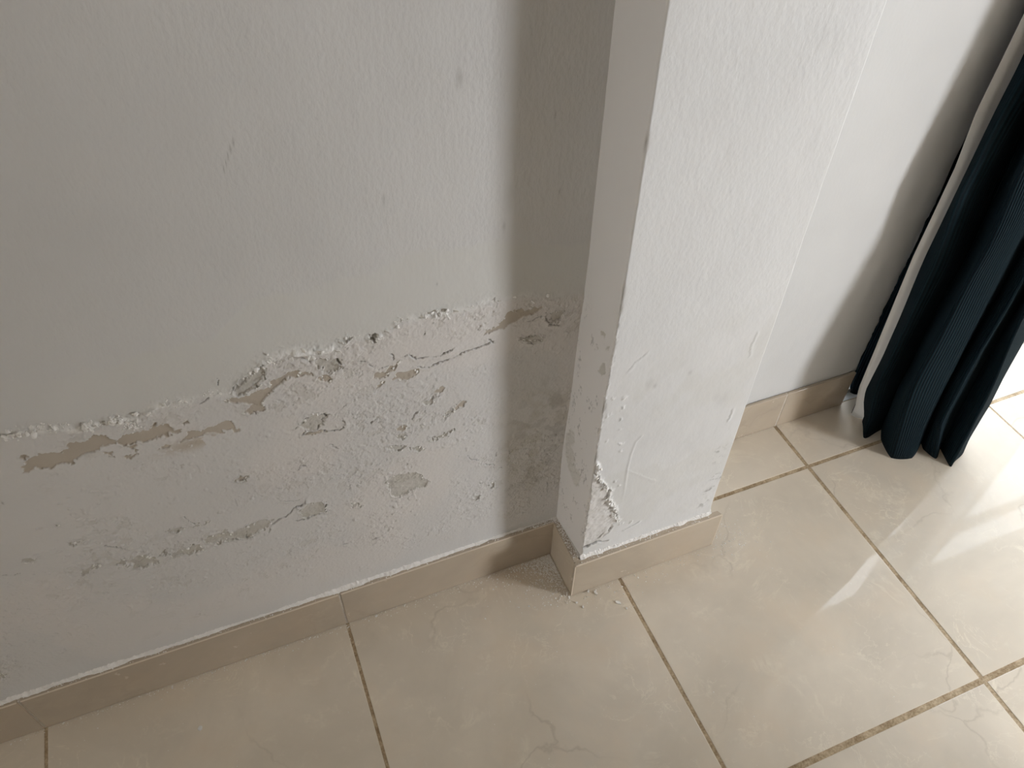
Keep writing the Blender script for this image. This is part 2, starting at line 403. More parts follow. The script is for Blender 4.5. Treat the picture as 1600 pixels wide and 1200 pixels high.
grey_polys = [
    pz(*Z3, [(1020,300),(1050,265),(1130,250),(1110,300),(1060,340),(1030,335)]),
    pz(*Z3, [(245,840),(290,815),(320,800),(310,830),(270,850)]),
    pz(*Z3, [(380,900),(425,875),(445,885),(400,915),(385,940),(374,925)]),
    pz(*Z3, [(80,1042),(130,1030),(120,1060),(90,1062)]),
    pz(*Z3, [(850,430),(930,415),(1010,430),(1000,450),(900,445)]),
    pz(*Z4, [(130,465),(165,450),(222,455),(210,475),(150,477)]), pz(*Z4, [(430,355),(442,345),(472,345),(465,362)]),
    pz(*Z4, [(345,243),(372,238),(362,252)]), pz(*Z4, [(1040,280),(1090,265),(1160,255),(1110,287),(1085,287)]),
    pz(*Z4, [(1205,242),(1240,238),(1215,252)]), pz(*Z4, [(1280,220),(1305,213),(1295,226)]),
    pz(*Z4, [(495,557),(520,522),(580,495),(600,490),(642,490),(600,507),(550,547)]),
    pz(*Z4, [(720,485),(760,450),(800,460),(792,492),(740,492)]),
    pz(*Z4, [(820,455),(870,430),(910,428),(960,445),(978,475),(930,495),(880,507),(835,507),(825,480)]),
    pz(*Z4, [(985,440),(1020,410),(1052,400),(1042,420)]),
    pz(*Z4, [(1060,437),(1090,410),(1150,395),(1210,362),(1250,372),(1268,400),(1200,412),(1150,427),(1090,447)]),
    pz(*Z4, [(1283,337),(1350,300),(1400,283),(1452,288),(1432,320),(1380,352),(1350,367),(1290,352)]),
    pz(*Z5, [(0,780),(80,770),(180,750),(200,720),(300,690),(342,688),(330,722),(270,752),(200,792),(100,812),(0,832)]),
    pz(*Z5, [(515,620),(560,595),(620,588),(672,600),(677,640),(620,662),(540,682),(520,650)]),
    pz(*Z5, [(825,580),(882,585),(890,612),(840,602)]),
    pz(*Z5, [(1060,450),(1110,410),(1180,395),(1240,388),(1312,450),(1280,490),(1220,500),(1130,552),(1090,545),(1068,500)]),
    pz(*Z5, [(500,110),(545,60),(590,22),(640,25),(680,40),(660,90),(620,120),(560,130)]),
    pz(*Z5, [(110,440),(150,422),(178,418),(175,438),(140,444)]),
    pz(*Z5, [(1045,250),(1080,225),(1160,215),(1150,250),(1090,262)]),
    pz(*Z5, [(1195,235),(1260,228),(1290,240),(1240,258)]),
    pz(*Z5, [(1320,190),(1400,155),(1460,128),(1465,140),(1400,170),(1330,200)]),
    pz(*Z2, [(120,640),(150,610),(220,560),(270,520),(300,545),(270,600),(265,650),(215,660),(160,690),(95,700)]),
    pz(*Z2, [(600,500),(680,478),(740,490),(770,520),(740,560),(690,570),(640,545)]),
    pz(*Z2, [(940,350),(985,335),(1000,355),(985,378),(950,370)]),
    pz(*Z2, [(755,372),(800,350),(850,352),(810,378)]),
    pz(*Z6, [(660,455),(685,450),(690,480),(670,490)]), pz(*Z6, [(555,545),(600,535),(595,560),(560,565)]),
    pz(*Z4, [(0,1165),(30,1170),(40,1195),(0,1198)]),
]
# cracks: polyline, half width mm, depth mm, lip mm (raised paint on one side)
cracks = [
    (pz(*Z5, [(320,770),(340,720),(380,690),(430,665),(470,625),(510,605),(545,590),(550,568)]), 1.1, 2.2, 1.4),
    (pz(*Z5, [(415,580),(480,570),(545,565)]), 0.6, 1.0, 0.6),
    (pz(*Z5, [(490,700),(540,690),(570,680),(605,665)]), 0.8, 1.4, 0.8),
    (pz(*Z5, [(672,580),(676,640)]), 0.8, 1.4, 0.8), (pz(*Z5, [(180,765),(180,800),(235,790)]), 0.8, 1.4, 1.0),
    (pz(*Z5, [(480,110),(540,82),(545,55),(590,30)]), 0.8, 1.4, 0.8),
    (pz(*Z5, [(590,20),(640,32),(670,25),(682,45),(640,60),(660,75),(620,105),(632,130)]), 0.9, 1.5, 0.9),
    (pz(*Z5, [(520,160),(560,145),(620,130),(700,131),(762,125),(790,88),(780,60)]), 0.8, 1.4, 1.0),
    (pz(*Z5, [(495,375),(520,350),(560,350)]), 0.8, 1.4, 0.8), (pz(*Z5, [(690,215),(715,222),(735,238),(760,240)]), 0.8, 1.4, 0.8),
    (pz(*Z5, [(780,845),(832,833)]), 0.7, 1.3, 0.8), (pz(*Z5, [(960,815),(1012,795)]), 0.7, 1.3, 0.8),
    (pz(*Z5, [(1085,652),(1112,640)]), 0.7, 1.3, 0.8), (pz(*Z5, [(985,345),(1018,335)]), 0.6, 1.2, 0.7),
    (pz(*Z5, [(1215,65),(1235,20),(1260,5)]), 0.7, 1.2, 0.7), (pz(*Z5, [(370,490),(412,503)]), 0.5, 0.9, 0.5),
    (pz(*Z5, [(955,95),(965,80),(1005,68)]), 0.5, 0.9, 0.5), (pz(*Z5, [(1010,85),(1035,75)]), 0.5, 0.9, 0.5),
    (pz(*Z5, [(845,58),(885,43)]), 0.4, 0.8, 0.4), (pz(*Z2, [(775,790),(805,765)]), 0.7, 1.3, 0.6),
    (pz(*Z3, [(120,545),(155,530),(205,558),(345,545),(380,525),(440,495)]), 0.7, 1.2, 1.0),
    (pz(*Z3, [(205,610),(280,617),(330,590),(400,565),(460,540),(520,508),(580,490),(640,468),(690,450)]), 0.8, 1.4, 1.2),
    (pz(*Z3, [(640,430),(660,455),(690,462)]), 0.7, 1.3, 0.8), (pz(*Z3, [(588,382),(596,350)]), 0.8, 1.3, 0.6),
    (pz(*Z3, [(245,410),(255,380)]), 0.6, 1.0, 0.4), (pz(*Z3, [(35,530),(65,560)]), 0.6, 1.0, 0.4),
    (pz(*Z3, [(300,820),(345,795)]), 0.8, 1.3, 0.8), (pz(*Z3, [(180,945),(190,915),(215,890)]), 0.7, 1.2, 0.8),
    (pz(*Z3, [(850,430),(900,425),(960,420)]), 0.6, 1.0, 0.6), (pz(*Z3, [(895,460),(940,462)]), 0.6, 1.0, 0.6),
    (pz(*Z3, [(1015,270),(1005,310),(1040,345),(1090,350),(1105,310)]), 0.6, 0.5, 0.9),
    (pz(*Z3, [(860,330),(920,320),(990,290),(1015,290)]), 0.6, 0.5, 0.8),
    (pz(*Z6, [(515,290),(545,312),(590,318)]), 0.6, 0.9, 0.8), (pz(*Z6, [(700,290),(698,265)]), 0.6, 1.0, 0.5),
    (pz(*Z6, [(620,338),(660,345),(690,340),(685,378)]), 0.6, 1.0, 0.8), (pz(*Z6, [(715,365),(745,358)]), 0.5, 0.9, 0.5),
    (pz(*Z6, [(780,250),(790,275),(750,315)]), 0.7, 1.0, 0.7), (pz(*Z6, [(1025,450),(1018,520)]), 0.5, 0.8, 0.4),
    (pz(*Z2, [(855,490),(920,500),(960,530),(1000,548),(1060,530)]), 0.5, 0.2, 1.0),
    (pz(*Z2, [(740,480),(752,505),(790,508),(780,540),(740,565)]), 1.0, 2.0, 1.2),
    (pz(*Z2, [(1410,455),(1470,420)]), 0.6, 1.0, 0.6), (pz(*Z2, [(480,465),(540,470),(580,500)]), 1.2, 2.4, 1.0),
    (pz(*Z1, [(1245,275),(1320,238)]), 0.6, 1.0, 0.5), (pz(*Z1, [(1355,120),(1372,165)]), 0.5, 0.6, 0.8),
    (pz(*Z1, [(1590,330),(1600,350)]), 0.6, 1.0, 0.5), (pz(*Z4, [(640,365),(800,388)]), 0.4, 0.2, 0.6),
    (pz(*Z4, [(1145,185),(1210,235)]), 0.4, 0.1, 0.8), (pz(*Z4, [(0,560),(130,545)]), 0.4, 0.2, 0.7),
    (pz(*Z4, [(1420,330),(1520,332)]), 0.5, 0.2, 1.2),
]
scratch = [P(348, 271), P(358, 238), P(367, 216)]
ridge = [P(-30, 682)] + pz(*Z1, [(0, 480), (80, 460), (200, 440), (330, 440), (470, 440), (540, 410), (700, 380), (780, 385), (880, 370), (950, 305), (1060, 270), (1180, 270), (1330, 210)]) + \
    pz(*Z2, [(75, 690), (150, 610), (280, 500), (350, 468), (470, 435), (600, 430), (720, 410), (850, 355), (960, 350), (1010, 340), (1130, 250), (1240, 225), (1290, 213), (1400, 193), (1580, 165)]) + \
    pz(*Z3, [(600, 215), (690, 185), (900, 160), (1130, 170)])
# strength of the crumbling along the ridge (parameter 0..1 -> weight)
ridge_pts = np.array(ridge)
blisters = [  # u, v, radius mm, height mm
    (535, 665, 7, 2.0), (520, 650, 5, 1.5), (465, 720, 8, 1.5), (560, 810, 6, 1.0), (590, 800, 7, 1.2), (620, 790, 6, 1.2), (500, 815, 10, 1.2),
    (700, 695, 10, 1.6), (718, 688, 8, 1.3), (680, 700, 6, 1.0), (640, 590, 9, 1.2), (545, 555, 12, 1.6), (575, 615, 6, 1.5), (583, 612, 4, 1.6),
    (345, 800, 4, 1.5), (210, 868, 5, 2.0), (215, 862, 4, 1.6), (55, 868, 5, 1.8), (65, 825, 4, 1.2), (100, 875, 5, 1.2), (392, 838, 5, 1.5),
    (640, 725, 4, 1.2), (515, 760, 6, 1.0), (475, 720, 4, 1.0), (600, 625, 6, 1.0), (450, 610, 7, 0.8), (530, 700, 6, 1.0), (660, 650, 7, 0.8)]

def damage(x, z):
    """height in mm and the surface masks over the left wall"""
    N = x.shape
    h = 0.9 * fbm(x, z, 9, 2, 3) + 0.35 * fbm(x, z, 32, 2, 5)
    tan = np.zeros(N); grey = np.zeros(N); white = np.zeros(N); stain_shade = np.zeros(N); patch = np.zeros(N); rosy = np.zeros(N)
    orange = np.ones(N)
    wx = 0.0026 * fbm(x, z, 130, 2, 11) + 0.0015 * vnoise(x * 480, z * 480, 12)
    wz = 0.0024 * fbm(x, z, 130, 2, 21) + 0.0014 * vnoise(x * 480, z * 480, 22)
    # where the wall is sick: between the ridge and a hand's breadth above the skirting
    zr = np.interp(x, ridge_pts[:, 0], ridge_pts[:, 1])
    below = sstep(0.004, -0.010, z - zr)
    zone = below * sstep(0.11, 0.17, z + 0.02 * fbm(x, z, 14, 2, 31))
    low = sstep(0.43, 0.36, z + 0.025 * fbm(x, z, 10, 2, 33)) * sstep(0.17, 0.23, z + 0.02 * fbm(x, z, 12, 2, 35))
    rosy += below * (0.7 + 0.3 * sstep(0.105, 0.14, z)) * (0.30 + 0.45 * sstep(-0.15, 0.35, fbm(x, z, 7, 3, 37)))
    # the smooth repainted strip above the ridge
    strip = sstep(0.085, 0.078, z - zr + 0.012 * fbm(x, z, 9, 2, 41)) * (1 - below)
    patch += 0.75 * strip * sstep(-0.30, -0.1, x)
    orange *= 1 - 0.75 * strip - 0.55 * below
    # big blister of paint standing off between the ridge and the first peeled line
    hang = below * sstep(-0.065, -0.015, z - zr)
    h += 1.3 * hang * (0.7 + 0.5 * fbm(x, z, 22, 2, 43))
    # crumbling ridge
    d, t, sd = seg_dist(x, z, ridge)
    wgt = np.interp(x, [-0.5, -0.27, -0.2, -0.13, -0.08, -0.06, -0.03, 0.02, 0.06, 0.09, 0.13, 0.17, 0.20, 0.22, 0.27, 0.32, 0.38],
                    [0.7, 0.8, 1.0, 0.9, 0.3, 0.35, 0.9, 1.0, 0.6, 0.3, 0.35, 0.6, 0.6, 0.35, 0.3, 0.25, 0.2])
    prof = np.exp(-(d / 0.0055) ** 2)
    rough = np.maximum(0, fbm(x, z, 130, 4, 51, 0.65) + 0.25)
    h += wgt * prof * (1.5 + 2.1 * rough)
    wide = np.exp(-(d / 0.013) ** 2)
    h += wgt * wide * 1.0 * np.maximum(0, fbm(x, z, 260, 3, 53, 0.7))
    white += np.clip(wgt * prof * (0.25 + 0.9 * sstep(0.0, 0.6, fbm(x, z, 70, 3, 55))), 0, 1) * 0.85
    # the smooth torn lip that stands out white above the long hollow
    dd, tt, _ = seg_dist(x + 0.5 * wx, z + 0.5 * wz, pz(*Z2, [(455, 448), (520, 442), (600, 438), (680, 425), (735, 408)]))
    lipm = np.exp(-(dd / 0.0042) ** 2) * sstep(0, 0.15, tt) * sstep(1, 0.85, tt)
    h += 3.6 * lipm; white = np.maximum(white, 0.95 * sstep(0.15, 0.5, lipm))
    dd, tt, _ = seg_dist(x + 0.5 * wx, z + 0.5 * wz, pz(*Z2, [(470, 470), (530, 478), (575, 500)]))
    h -= 2.2 * np.exp(-(dd / 0.0022) ** 2)
    # bright tufts of loose plaster, each beside its little hole
    for u, v, r, a in ((594, 526, 2.6, 4.2), (663, 493, 2.4, 4.0), (688, 489, 2.6, 3.6), (697, 488, 2.2, 3.0), (680, 491, 1.8, 2.4), (137, 663, 3.4, 4.0), (133, 670, 2.6, 3.2), (174, 654, 3.4, 3.8), (185, 656, 2.4, 3.0), (150, 660, 3.0, 2.6), (60, 666, 2.8, 2.6), (48, 667, 2.4, 2.2), (88, 665, 2.2, 2.4), (12, 672, 2.6, 2.6), (28, 673, 2.4, 2.4), (205, 663, 2.4, 2.2), (215, 668, 2.0, 1.8)):
        cx, cz = P(u, v); q = np.exp(-((np.hypot(x - cx + 0.7 * wx, z - cz + 0.7 * wz) / (r * 1e-3)) ** 2)); q = np.where(q > 0.02, q, 0)
        h += a * q * (0.75 + 0.5 * fbm(x, z, 220, 2, 57)); white = np.maximum(white, sstep(0.2, 0.5, q))
    # fine scaly roughness of the sick zone
    dens = zone * sstep(-0.25, 0.45, fbm(x, z, 13, 3, 61) + 0.30 * np.exp(-((zr - z) / 0.06) ** 2) + 0.10 * low)
    sc = fbm(x, z, 190, 3, 63, 0.65)
    h += 0.95 * dens * np.maximum(0, sc + 0.1) + 0.16 * (0.4 + 0.6 * zone) * fbm(x, z, 330, 2, 64)
    chips = dens * sstep(0.40, 0.46, fbm(x + wx, z + wz, 75, 3, 65, 0.6))
    h -= 0.6 * chips; grey += 0.35 * chips
    pim = (zone + 0.25 * low) * sstep(0.62, 0.85, vnoise(x * 170, z * 170, 67) * 0.6 + 0.6 * fbm(x, z, 24, 2, 69))
    h += 0.7 * pim * (0.25 + 0.75 * sstep(0.05, 0.12, zr - z))
    # flecks at the lower left
    fl = np.exp(-(((x + 0.34) / 0.13) ** 2 + ((z - 0.29) / 0.085) ** 2))
    h += 1.1 * fl * np.maximum(0, fbm(x, z, 170, 3, 71, 0.6) - 0.05)
    # peeled places
    def peel(pts, mask, depth, rim, jag):
        xs = [p[0] for p in pts]; zs = [p[1] for p in pts]; m = 0.016
        sel = (x > min(xs) - m) & (x < max(xs) + m) & (z > min(zs) - m) & (z < max(zs) + m)
        if not sel.any(): return
        s = poly_sd(x[sel] + jag * wx[sel], z[sel] + jag * wz[sel], pts)
        ins = sstep(0.0009, 0.0001, s)
        mask[sel] = np.maximum(mask[sel], ins)
        flat = h[sel] * (1 - 0.8 * ins)
        h[sel] = flat - depth * ins + rim * np.exp(-((s - 0.0018) / 0.0017) ** 2) * (s > 0.0004) * (0.5 + np.maximum(0, fbm(x[sel], z[sel], 90, 2, 81)))
        orange[sel] *= 1 - 0.8 * ins
    for q in tan_polys: peel(q, tan, 0.8, 0.35, 1.0)
    for q in grey_polys:
        peel(q, grey, 1.1, 0.8, 1.5)
    grey *= 0.62 + 0.3 * sstep(-0.3, 0.3, fbm(x, z, 60, 3, 82))
    gr = grey > 0.2
    h += np.where(gr, grey * 0.7 * fbm(x, z, 210, 3, 83, 0.65), 0)
    # scattered specks beside the big peeled streak
    sp = np.exp(-(((x + 0.108) / 0.035) ** 2 + ((z - 0.497) / 0.010) ** 2)) * sstep(0.12, 0.2, fbm(x + wx, z + wz, 95, 3, 85))
    tan[:] = np.maximum(tan, sp)
    # cracks with a lifted lip
    for pts, w, dep, lip in cracks:
        xs = [p[0] for p in pts]; zs = [p[1] for p in pts]; m = 0.014
        sel = (x > min(xs) - m) & (x < max(xs) + m) & (z > min(zs) - m) & (z < max(zs) + m)
        if not sel.any(): continue
        dd, tt, ss = seg_dist(x[sel] + 0.6 * wx[sel], z[sel] + 0.6 * wz[sel], pts)
        end = sstep(0, 0.08, tt) * sstep(1, 0.92, tt)
        ww = w * 1.05e-3 * (0.5 + 0.7 * end) * np.clip(0.62 + 1.0 * fbm(x[sel], z[sel], 150, 3, 87), 0.12, 1.25)
        h[sel] += lip * np.exp(-((dd - 0.002) / 0.0035) ** 2) * (ss > 0) * (0.4 + 0.6 * end) * (dd > ww * 0.8)
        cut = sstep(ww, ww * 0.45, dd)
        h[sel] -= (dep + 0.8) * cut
        stain_shade[sel] = np.maximum(stain_shade[sel], 0.62 * cut)
    for u, v, r, hh in blisters:
        cx, cz = P(u, v); r *= 1e-3
        sel = (abs(x - cx) < 2.5 * r) & (abs(z - cz) < 2.5 * r)
        dd = np.hypot(x[sel] - cx + 1.2 * wx[sel], (z[sel] - cz) * 1.25 + 1.2 * wz[sel]) / r
        h[sel] += hh * np.exp(-dd ** 4 * 0.9) * (0.7 + 0.5 * fbm(x[sel], z[sel], 140, 2, 91))
    # hollow under the torn lip and holes in the ridge, their inner shade darkened into the colour
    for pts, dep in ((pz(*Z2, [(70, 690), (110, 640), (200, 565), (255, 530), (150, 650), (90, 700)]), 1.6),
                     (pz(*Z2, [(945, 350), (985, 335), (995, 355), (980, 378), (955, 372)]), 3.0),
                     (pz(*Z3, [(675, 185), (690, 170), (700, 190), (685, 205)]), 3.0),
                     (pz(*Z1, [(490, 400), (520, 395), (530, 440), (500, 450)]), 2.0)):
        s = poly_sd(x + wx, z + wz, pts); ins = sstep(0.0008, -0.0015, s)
        h -= dep * ins; stain_shade[:] = np.maximum(stain_shade, 0.25 * ins)
    # long paint sag next to the skirting: trowelled fillet
    h += 1.4 * sstep(0.125, 0.096, z) ** 2
    # pencil scratch and small marks high on the wall
    dd, tt, _ = seg_dist(x, z, scratch)
    stain_shade[:] = np.maximum(stain_shade, 0.45 * sstep(0.0007, 0.0002, dd))
    for u, v, r, a in ((718, 122, 5, .28), (600, 312, 2.0, .55), (788, 353, 3, .3), (683, 444, 1.4, .4), (4, 787, 1.6, .5), (875, 300, 2, .3), (868, 180, 2, .25)):
        cx, cz = P(u, v); q = np.exp(-(((x - cx) / (r * .6e-3)) ** 2 + ((z - cz) / (r * 1.6e-3)) ** 2))
        stain_shade[:] = np.maximum(stain_shade, a * q)
    # dark mottling low in the corner next to the pilaster
    mot = sstep(0.24, 0.33, x) * sstep(0.17, 0.22, z) * sstep(0.47, 0.38, z)
    grey += 0.5 * mot * sstep(0.0, 0.4, fbm(x, z, 28, 4, 95)) + 0.12 * mot
    stain_shade += 0.18 * mot * sstep(0.2, 0.5, fbm(x, z, 60, 3, 97))
    return h, dict(tan=tan, grey=np.clip(grey, 0, 1), white=np.clip(white, 0, 1), stain_shade=np.clip(stain_shade, 0, 1),
                   patch=np.clip(patch, 0, 1), rosy=np.clip(rosy, 0, 1), orange=np.clip(orange, 0, 1))

def axis(*parts):
    out = []
    for a, b, step in parts:
        n = max(2, int(round((b - a) / step)) + 1); out.append(np.linspace(a, b, n)[(1 if out else 0):])
    return np.concatenate(out)
gx = axis((WEST, -0.52, 0.1), (-0.52, -0.47, 0.005), (-0.47, XL + 0.004, 0.00078))
gz = axis((0.0, 0.09, 0.03), (0.09, 0.625, 0.00078), (0.625, 0.67, 0.003), (0.67, 1.12, 0.006), (1.12, CEIL, 0.08))
X, Zg = np.meshgrid(gx, gz, indexing='ij')
Hm, masks = damage(X, Zg)
Hm *= sstep(-0.60, -0.47, X)
WALL_X, WALL_Z, WALL_H = gx, gz, Hm
co = np.stack([X, -Hm * 1e-3, Zg], -1)
wall_me = np_mesh('wall_left', co, grid_quads(len(gx), len(gz)), M_WALL, True, masks)
wall_left = obj('wall_left', wall_me, kind='structure')
def wall_y(px, pz_):
    i = min(len(gx) - 1, max(0, int(np.searchsorted(gx, px)))); k = min(len(gz) - 1, max(0, int(np.searchsorted(gz, pz_))))
    return -Hm[i, k] * 1e-3

# ------------------------------------------------------------------ pilaster
R_C = 0.0028
depth_l = -YP                                        # from the left wall forward
S1 = depth_l; S2 = S1 + (XR - XL); S3 = S2 + (YR - YP)   # profile length at the corners
def px_face(u, v): p = on_y(u, v, YP); return (S1 + p[0] - XL, p[2])
def px_side(u, v): p = on_x(u, v, XL); return (-p[1], p[2])
def ff(ox, oy, pts, s=4.0): return [px_face(ox + a / s, oy + b / s) for a, b in pts]
def fs(ox, oy, pts, s=4.0): return [px_side(ox + a / s, oy + b / s) for a, b in pts]
Z7, Z8 = (840, 640), (860, 380)
EDGE_Z = np.array([0.0, 0.1284, 0.3992, 0.5359, 0.6931, 0.9539, 1.2]) ; EDGE_DX = np.array([0.0005, 0.0006, -0.0021, 0.0001, 0.0011, 0.0004, 0.0])
INN_Z = np.array([0.0, 0.106, 0.265, 0.45, 0.632, 0.9235, 1.2]); INN_DX = np.array([-0.0045, -0.0045, -0.0060, -0.001, 0.0020, -0.0006, -0.0005])
bare = ff(*Z7, [(352,330),(382,350),(378,405),(408,455),(455,498),(445,540),(482,615),(505,690),(470,720),(450,760),(410,800),(360,830),(285,870),(270,860),(300,640),(330,480)])
lip_line = ff(*Z7, [(372,335),(385,370),(365,405),(400,450),(430,490),(458,510),(440,550),(465,590),(485,625),(475,660),(505,690)])
pil_cracks = [(ff(*Z7, [(276,872),(330,848),(375,826),(400,829),(438,818)]), 2.3, 5.0, 1.0), (ff(*Z7, [(372,808),(395,790),(412,772)]), 0.7, 2.0, 0.6),
              (ff(*Z7, [(443,765),(456,738)]), 0.7, 2.0, 0.6), (ff(*Z8, [(485,800),(530,745),(595,690)]), 0.4, 0.5, 0.4),
              (ff(*Z7, [(580,378),(740,440)]), 0.3, 0.15, 0.3), (ff(*Z7, [(540,748),(590,720),(625,700)]), 0.8, 0.3, 1.0),
              (ff(*Z8, [(1240,700),(1245,650),(1285,570)]), 0.5, 0.1, 0.6), (ff(*Z8, [(1110,1100),(1130,1050)]), 0.6, 0.1, 0.9)]
side_chips = [fs(*Z8, [(305,550),(322,545),(347,570),(340,590),(315,577)]), fs(*Z8, [(290,640),(300,650),(303,668),(294,660)]),
              fs(*Z8, [(348,655),(370,643),(368,668),(352,668)]), fs(*Z8, [(298,795),(330,740),(347,745),(347,822),(325,827)])]
side_grey = [fs(*Z7, [(205,120),(235,120),(240,200),(225,230),(250,300),(245,360),(275,400),(270,470),(240,470),(210,370),(190,270),(195,180)])]
def pil_damage(s, z):
    N = s.shape
    h = 0.7 * fbm(s, z, 10, 2, 203) + 0.20 * fbm(s, z, 40, 2, 205)
    tan = np.zeros(N); grey = np.zeros(N); white = np.zeros(N); stain_shade = np.zeros(N); patch = np.zeros(N); rosy = np.zeros(N); orange = np.ones(N)
    wx = 0.0022 * fbm(s, z, 150, 2, 211) + 0.0010 * vnoise(s * 600, z * 600, 212)
    wz = 0.0022 * fbm(s, z, 150, 2, 221) + 0.0010 * vnoise(s * 600, z * 600, 222)
    front = sstep(S1 - 0.001, S1 + 0.002, s); side = 1 - front
    zone = sstep(0.60, 0.50, z)
    orange *= 1 - 0.55 * zone * front - 0.8 * side
    rosy += side * 0.65 + 0.15 * zone
    # bare plaster at the lower left corner of the front
    sd = poly_sd(s + 1.2 * wx, z + 1.2 * wz, bare)
    ins = sstep(0.0006, -0.0010, sd)
    h = h * (1 - 0.6 * ins) - 1.4 * ins + ins * 0.9 * fbm(s, z, 120, 3, 231)
    rosy = np.maximum(rosy, 0.65 * ins); grey = np.maximum(grey, ins * 0.25 * sstep(0.1, 0.5, fbm(s, z, 60, 3, 233)))
    dl, tl, _ = seg_dist(s + 0.8 * wx, z + 0.8 * wz, lip_line)
    lp = np.exp(-((dl - 0.0016) / 0.0026) ** 2)
    h += lp * (1.3 + 2.2 * np.maximum(0, fbm(s, z, 160, 3, 235))) * (sd > -0.0008); white = np.maximum(white, 0.8 * lp * front * (sd > -0.0006))
    h -= 0.9 * sstep(0.0035, 0.0012, dl) * (sd < -0.0004)
    stain_shade = np.maximum(stain_shade, 0.10 * sstep(0.003, 0.001, dl) * (sd < -0.0004))
    for pts, w, dep, lip in pil_cracks:
        dd, tt, ss = seg_dist(s + 0.5 * wx, z + 0.5 * wz, pts); end = sstep(0, 0.06, tt) * sstep(1, 0.9, tt); ww = w * 1e-3 * (0.45 + 0.7 * end)
        h += lip * np.exp(-((dd - 0.002) / 0.003) ** 2) * (ss > 0) * (dd > ww)
        cut = sstep(ww, ww * 0.5, dd); h -= dep * cut; stain_shade = np.maximum(stain_shade, min(1.0, 0.3 * dep) * cut)
    # eroded arris: notches and crumbs running down the corner
    ce = np.exp(-((s - S1) / 0.0035) ** 2) * sstep(0.75, 0.55, z)
    h += ce * (1.6 * fbm(s, z, 140, 4, 241, 0.65))
    for u, v, r, dep in ((968, 463, 5, 2.5), (965, 485, 4, 2.5), (972, 457, 3, 1.5), (1007, 225, 4, 2.0), (942, 640, 5, 1.5), (930, 720, 6, 1.6), (922, 770, 6, 1.6), (925, 745, 4, 1.2)):
        p = on_y(u, v, YP); q = np.exp(-(((s - S1) / 0.003) ** 2 + ((z - p[2]) / (r * 1.6e-3)) ** 2))
        h -= dep * q; stain_shade = np.maximum(stain_shade, 0.5 * q * side * sstep(S1 - 0.006, S1 - 0.001, s))
    for q in side_chips:
        d_ = poly_sd(s + 0.7 * wx, z + 0.7 * wz, q); i_ = sstep(0.0005, -0.0007, d_)
        grey = np.maximum(grey, i_); h -= 0.7 * i_; h += 0.5 * np.exp(-((d_ - 0.001) / 0.0014) ** 2) * (d_ > 0)
    for q in side_grey:
        d_ = poly_sd(s + 1.5 * wx, z + 1.5 * wz, q); i_ = sstep(0.002, -0.002, d_)
        grey = np.maximum(grey, 0.6 * i_); h -= 0.5 * i_; h += 0.8 * i_ * fbm(s, z, 190, 3, 251)
    pits = side * zone * sstep(0.60, 0.72, vnoise(s * 620, z * 260, 261) * 0.55 + 0.5 * vnoise(s * 90, z * 40, 263) + 0.02)
    h -= 0.9 * pits; stain_shade = np.maximum(stain_shade, 0.45 * pits)
    # column of small blisters a finger's breadth in from the corner
    for u, v in ((958, 623), (975, 622), (974, 637), (952, 650), (972, 655), (970, 672), (972, 693), (972, 705), (968, 760), (962, 752), (975, 640), (945, 618), (950, 690), (985, 815), (970, 818), (955, 800), (962, 790)):
        a, b = px_face(u, v); dd = np.hypot(s - a + 1.3 * wx, z - b + 1.3 * wz); q = np.exp(-(dd / 0.0022) ** 2)
        h += 1.7 * q; white = np.maximum(white, 0.6 * q)
    # smeared filler: a long curved edge and a faint yellowed field left of it
    dd, tt, ss = seg_dist(s, z, ff(*Z7, [(655,165),(622,200),(590,280),(566,370),(545,500),(525,590)]))
    h += 0.8 * np.exp(-(dd / 0.0018) ** 2) * sstep(1, 0.6, tt)
    # grey mould along the right edge low down
    for u, v, r, a in ((1113, 763, 4, .6), (1118, 745, 6, .35), (1122, 718, 5, .35), (1128, 700, 5, .3), (1104, 768, 4, .35), (1096, 788, 5, .3), (1121, 705, 3, .4), (1128, 745, 3, .4), (1108, 778, 5, .25)):
        a_, b_ = px_face(u, v); q = np.exp(-((np.hypot(s - a_, z - b_) / (r * 1.5e-3)) ** 2)) * sstep(-0.2, 0.4, fbm(s, z, 150, 3, 271))
        stain_shade = np.maximum(stain_shade, min(1, a * 1.7) * q); h += 0.5 * q * fbm(s, z, 300, 2, 273)
    for u, v, r, a in ((1079, 582, 3.0, .22), (1128, 625, 9, .10), (1120, 620, 6, .10), (1015, 600, 6, .12), (1271, 230, 1.2, .45), (1140, 302, 1.2, .4), (1024, 603, 3, .2)):
        a_, b_ = px_face(u, v); q = np.exp(-((np.hypot(s - a_, (z - b_) * .7) / (r * 1e-3)) ** 2)); stain_shade = np.maximum(stain_shade, a * q)
    patch += 0.5 * front * zone * sstep(0.0, 0.4, fbm(s, z, 12, 3, 281))
    h += 1.2 * sstep(0.118, 0.096, z) ** 2
    return h, dict(tan=tan, grey=np.clip(grey, 0, 1), white=np.clip(white, 0, 1), stain_shade=np.clip(stain_shade, 0, 1),
                   patch=np.clip(patch, 0, 1), rosy=np.clip(rosy, 0, 1), orange=np.clip(orange, 0, 1))
ps = axis((-0.004, S1 - 0.006, 0.00125), (S1 - 0.006, S1 + 0.006, 0.0006), (S1 + 0.006, S2 - 0.004, 0.00125), (S2 - 0.004, S2 + 0.004, 0.0006), (S2 + 0.004, S3, 0.03))
pzs = axis((0.0, 0.09, 0.03), (0.09, 0.30, 0.0009), (0.30, 0.62, 0.00125), (0.62, 1.12, 0.006), (1.12, CEIL, 0.08))
Sg, Zp = np.meshgrid(ps, pzs, indexing='ij')
Hp, pmasks = pil_damage(Sg, Zp)
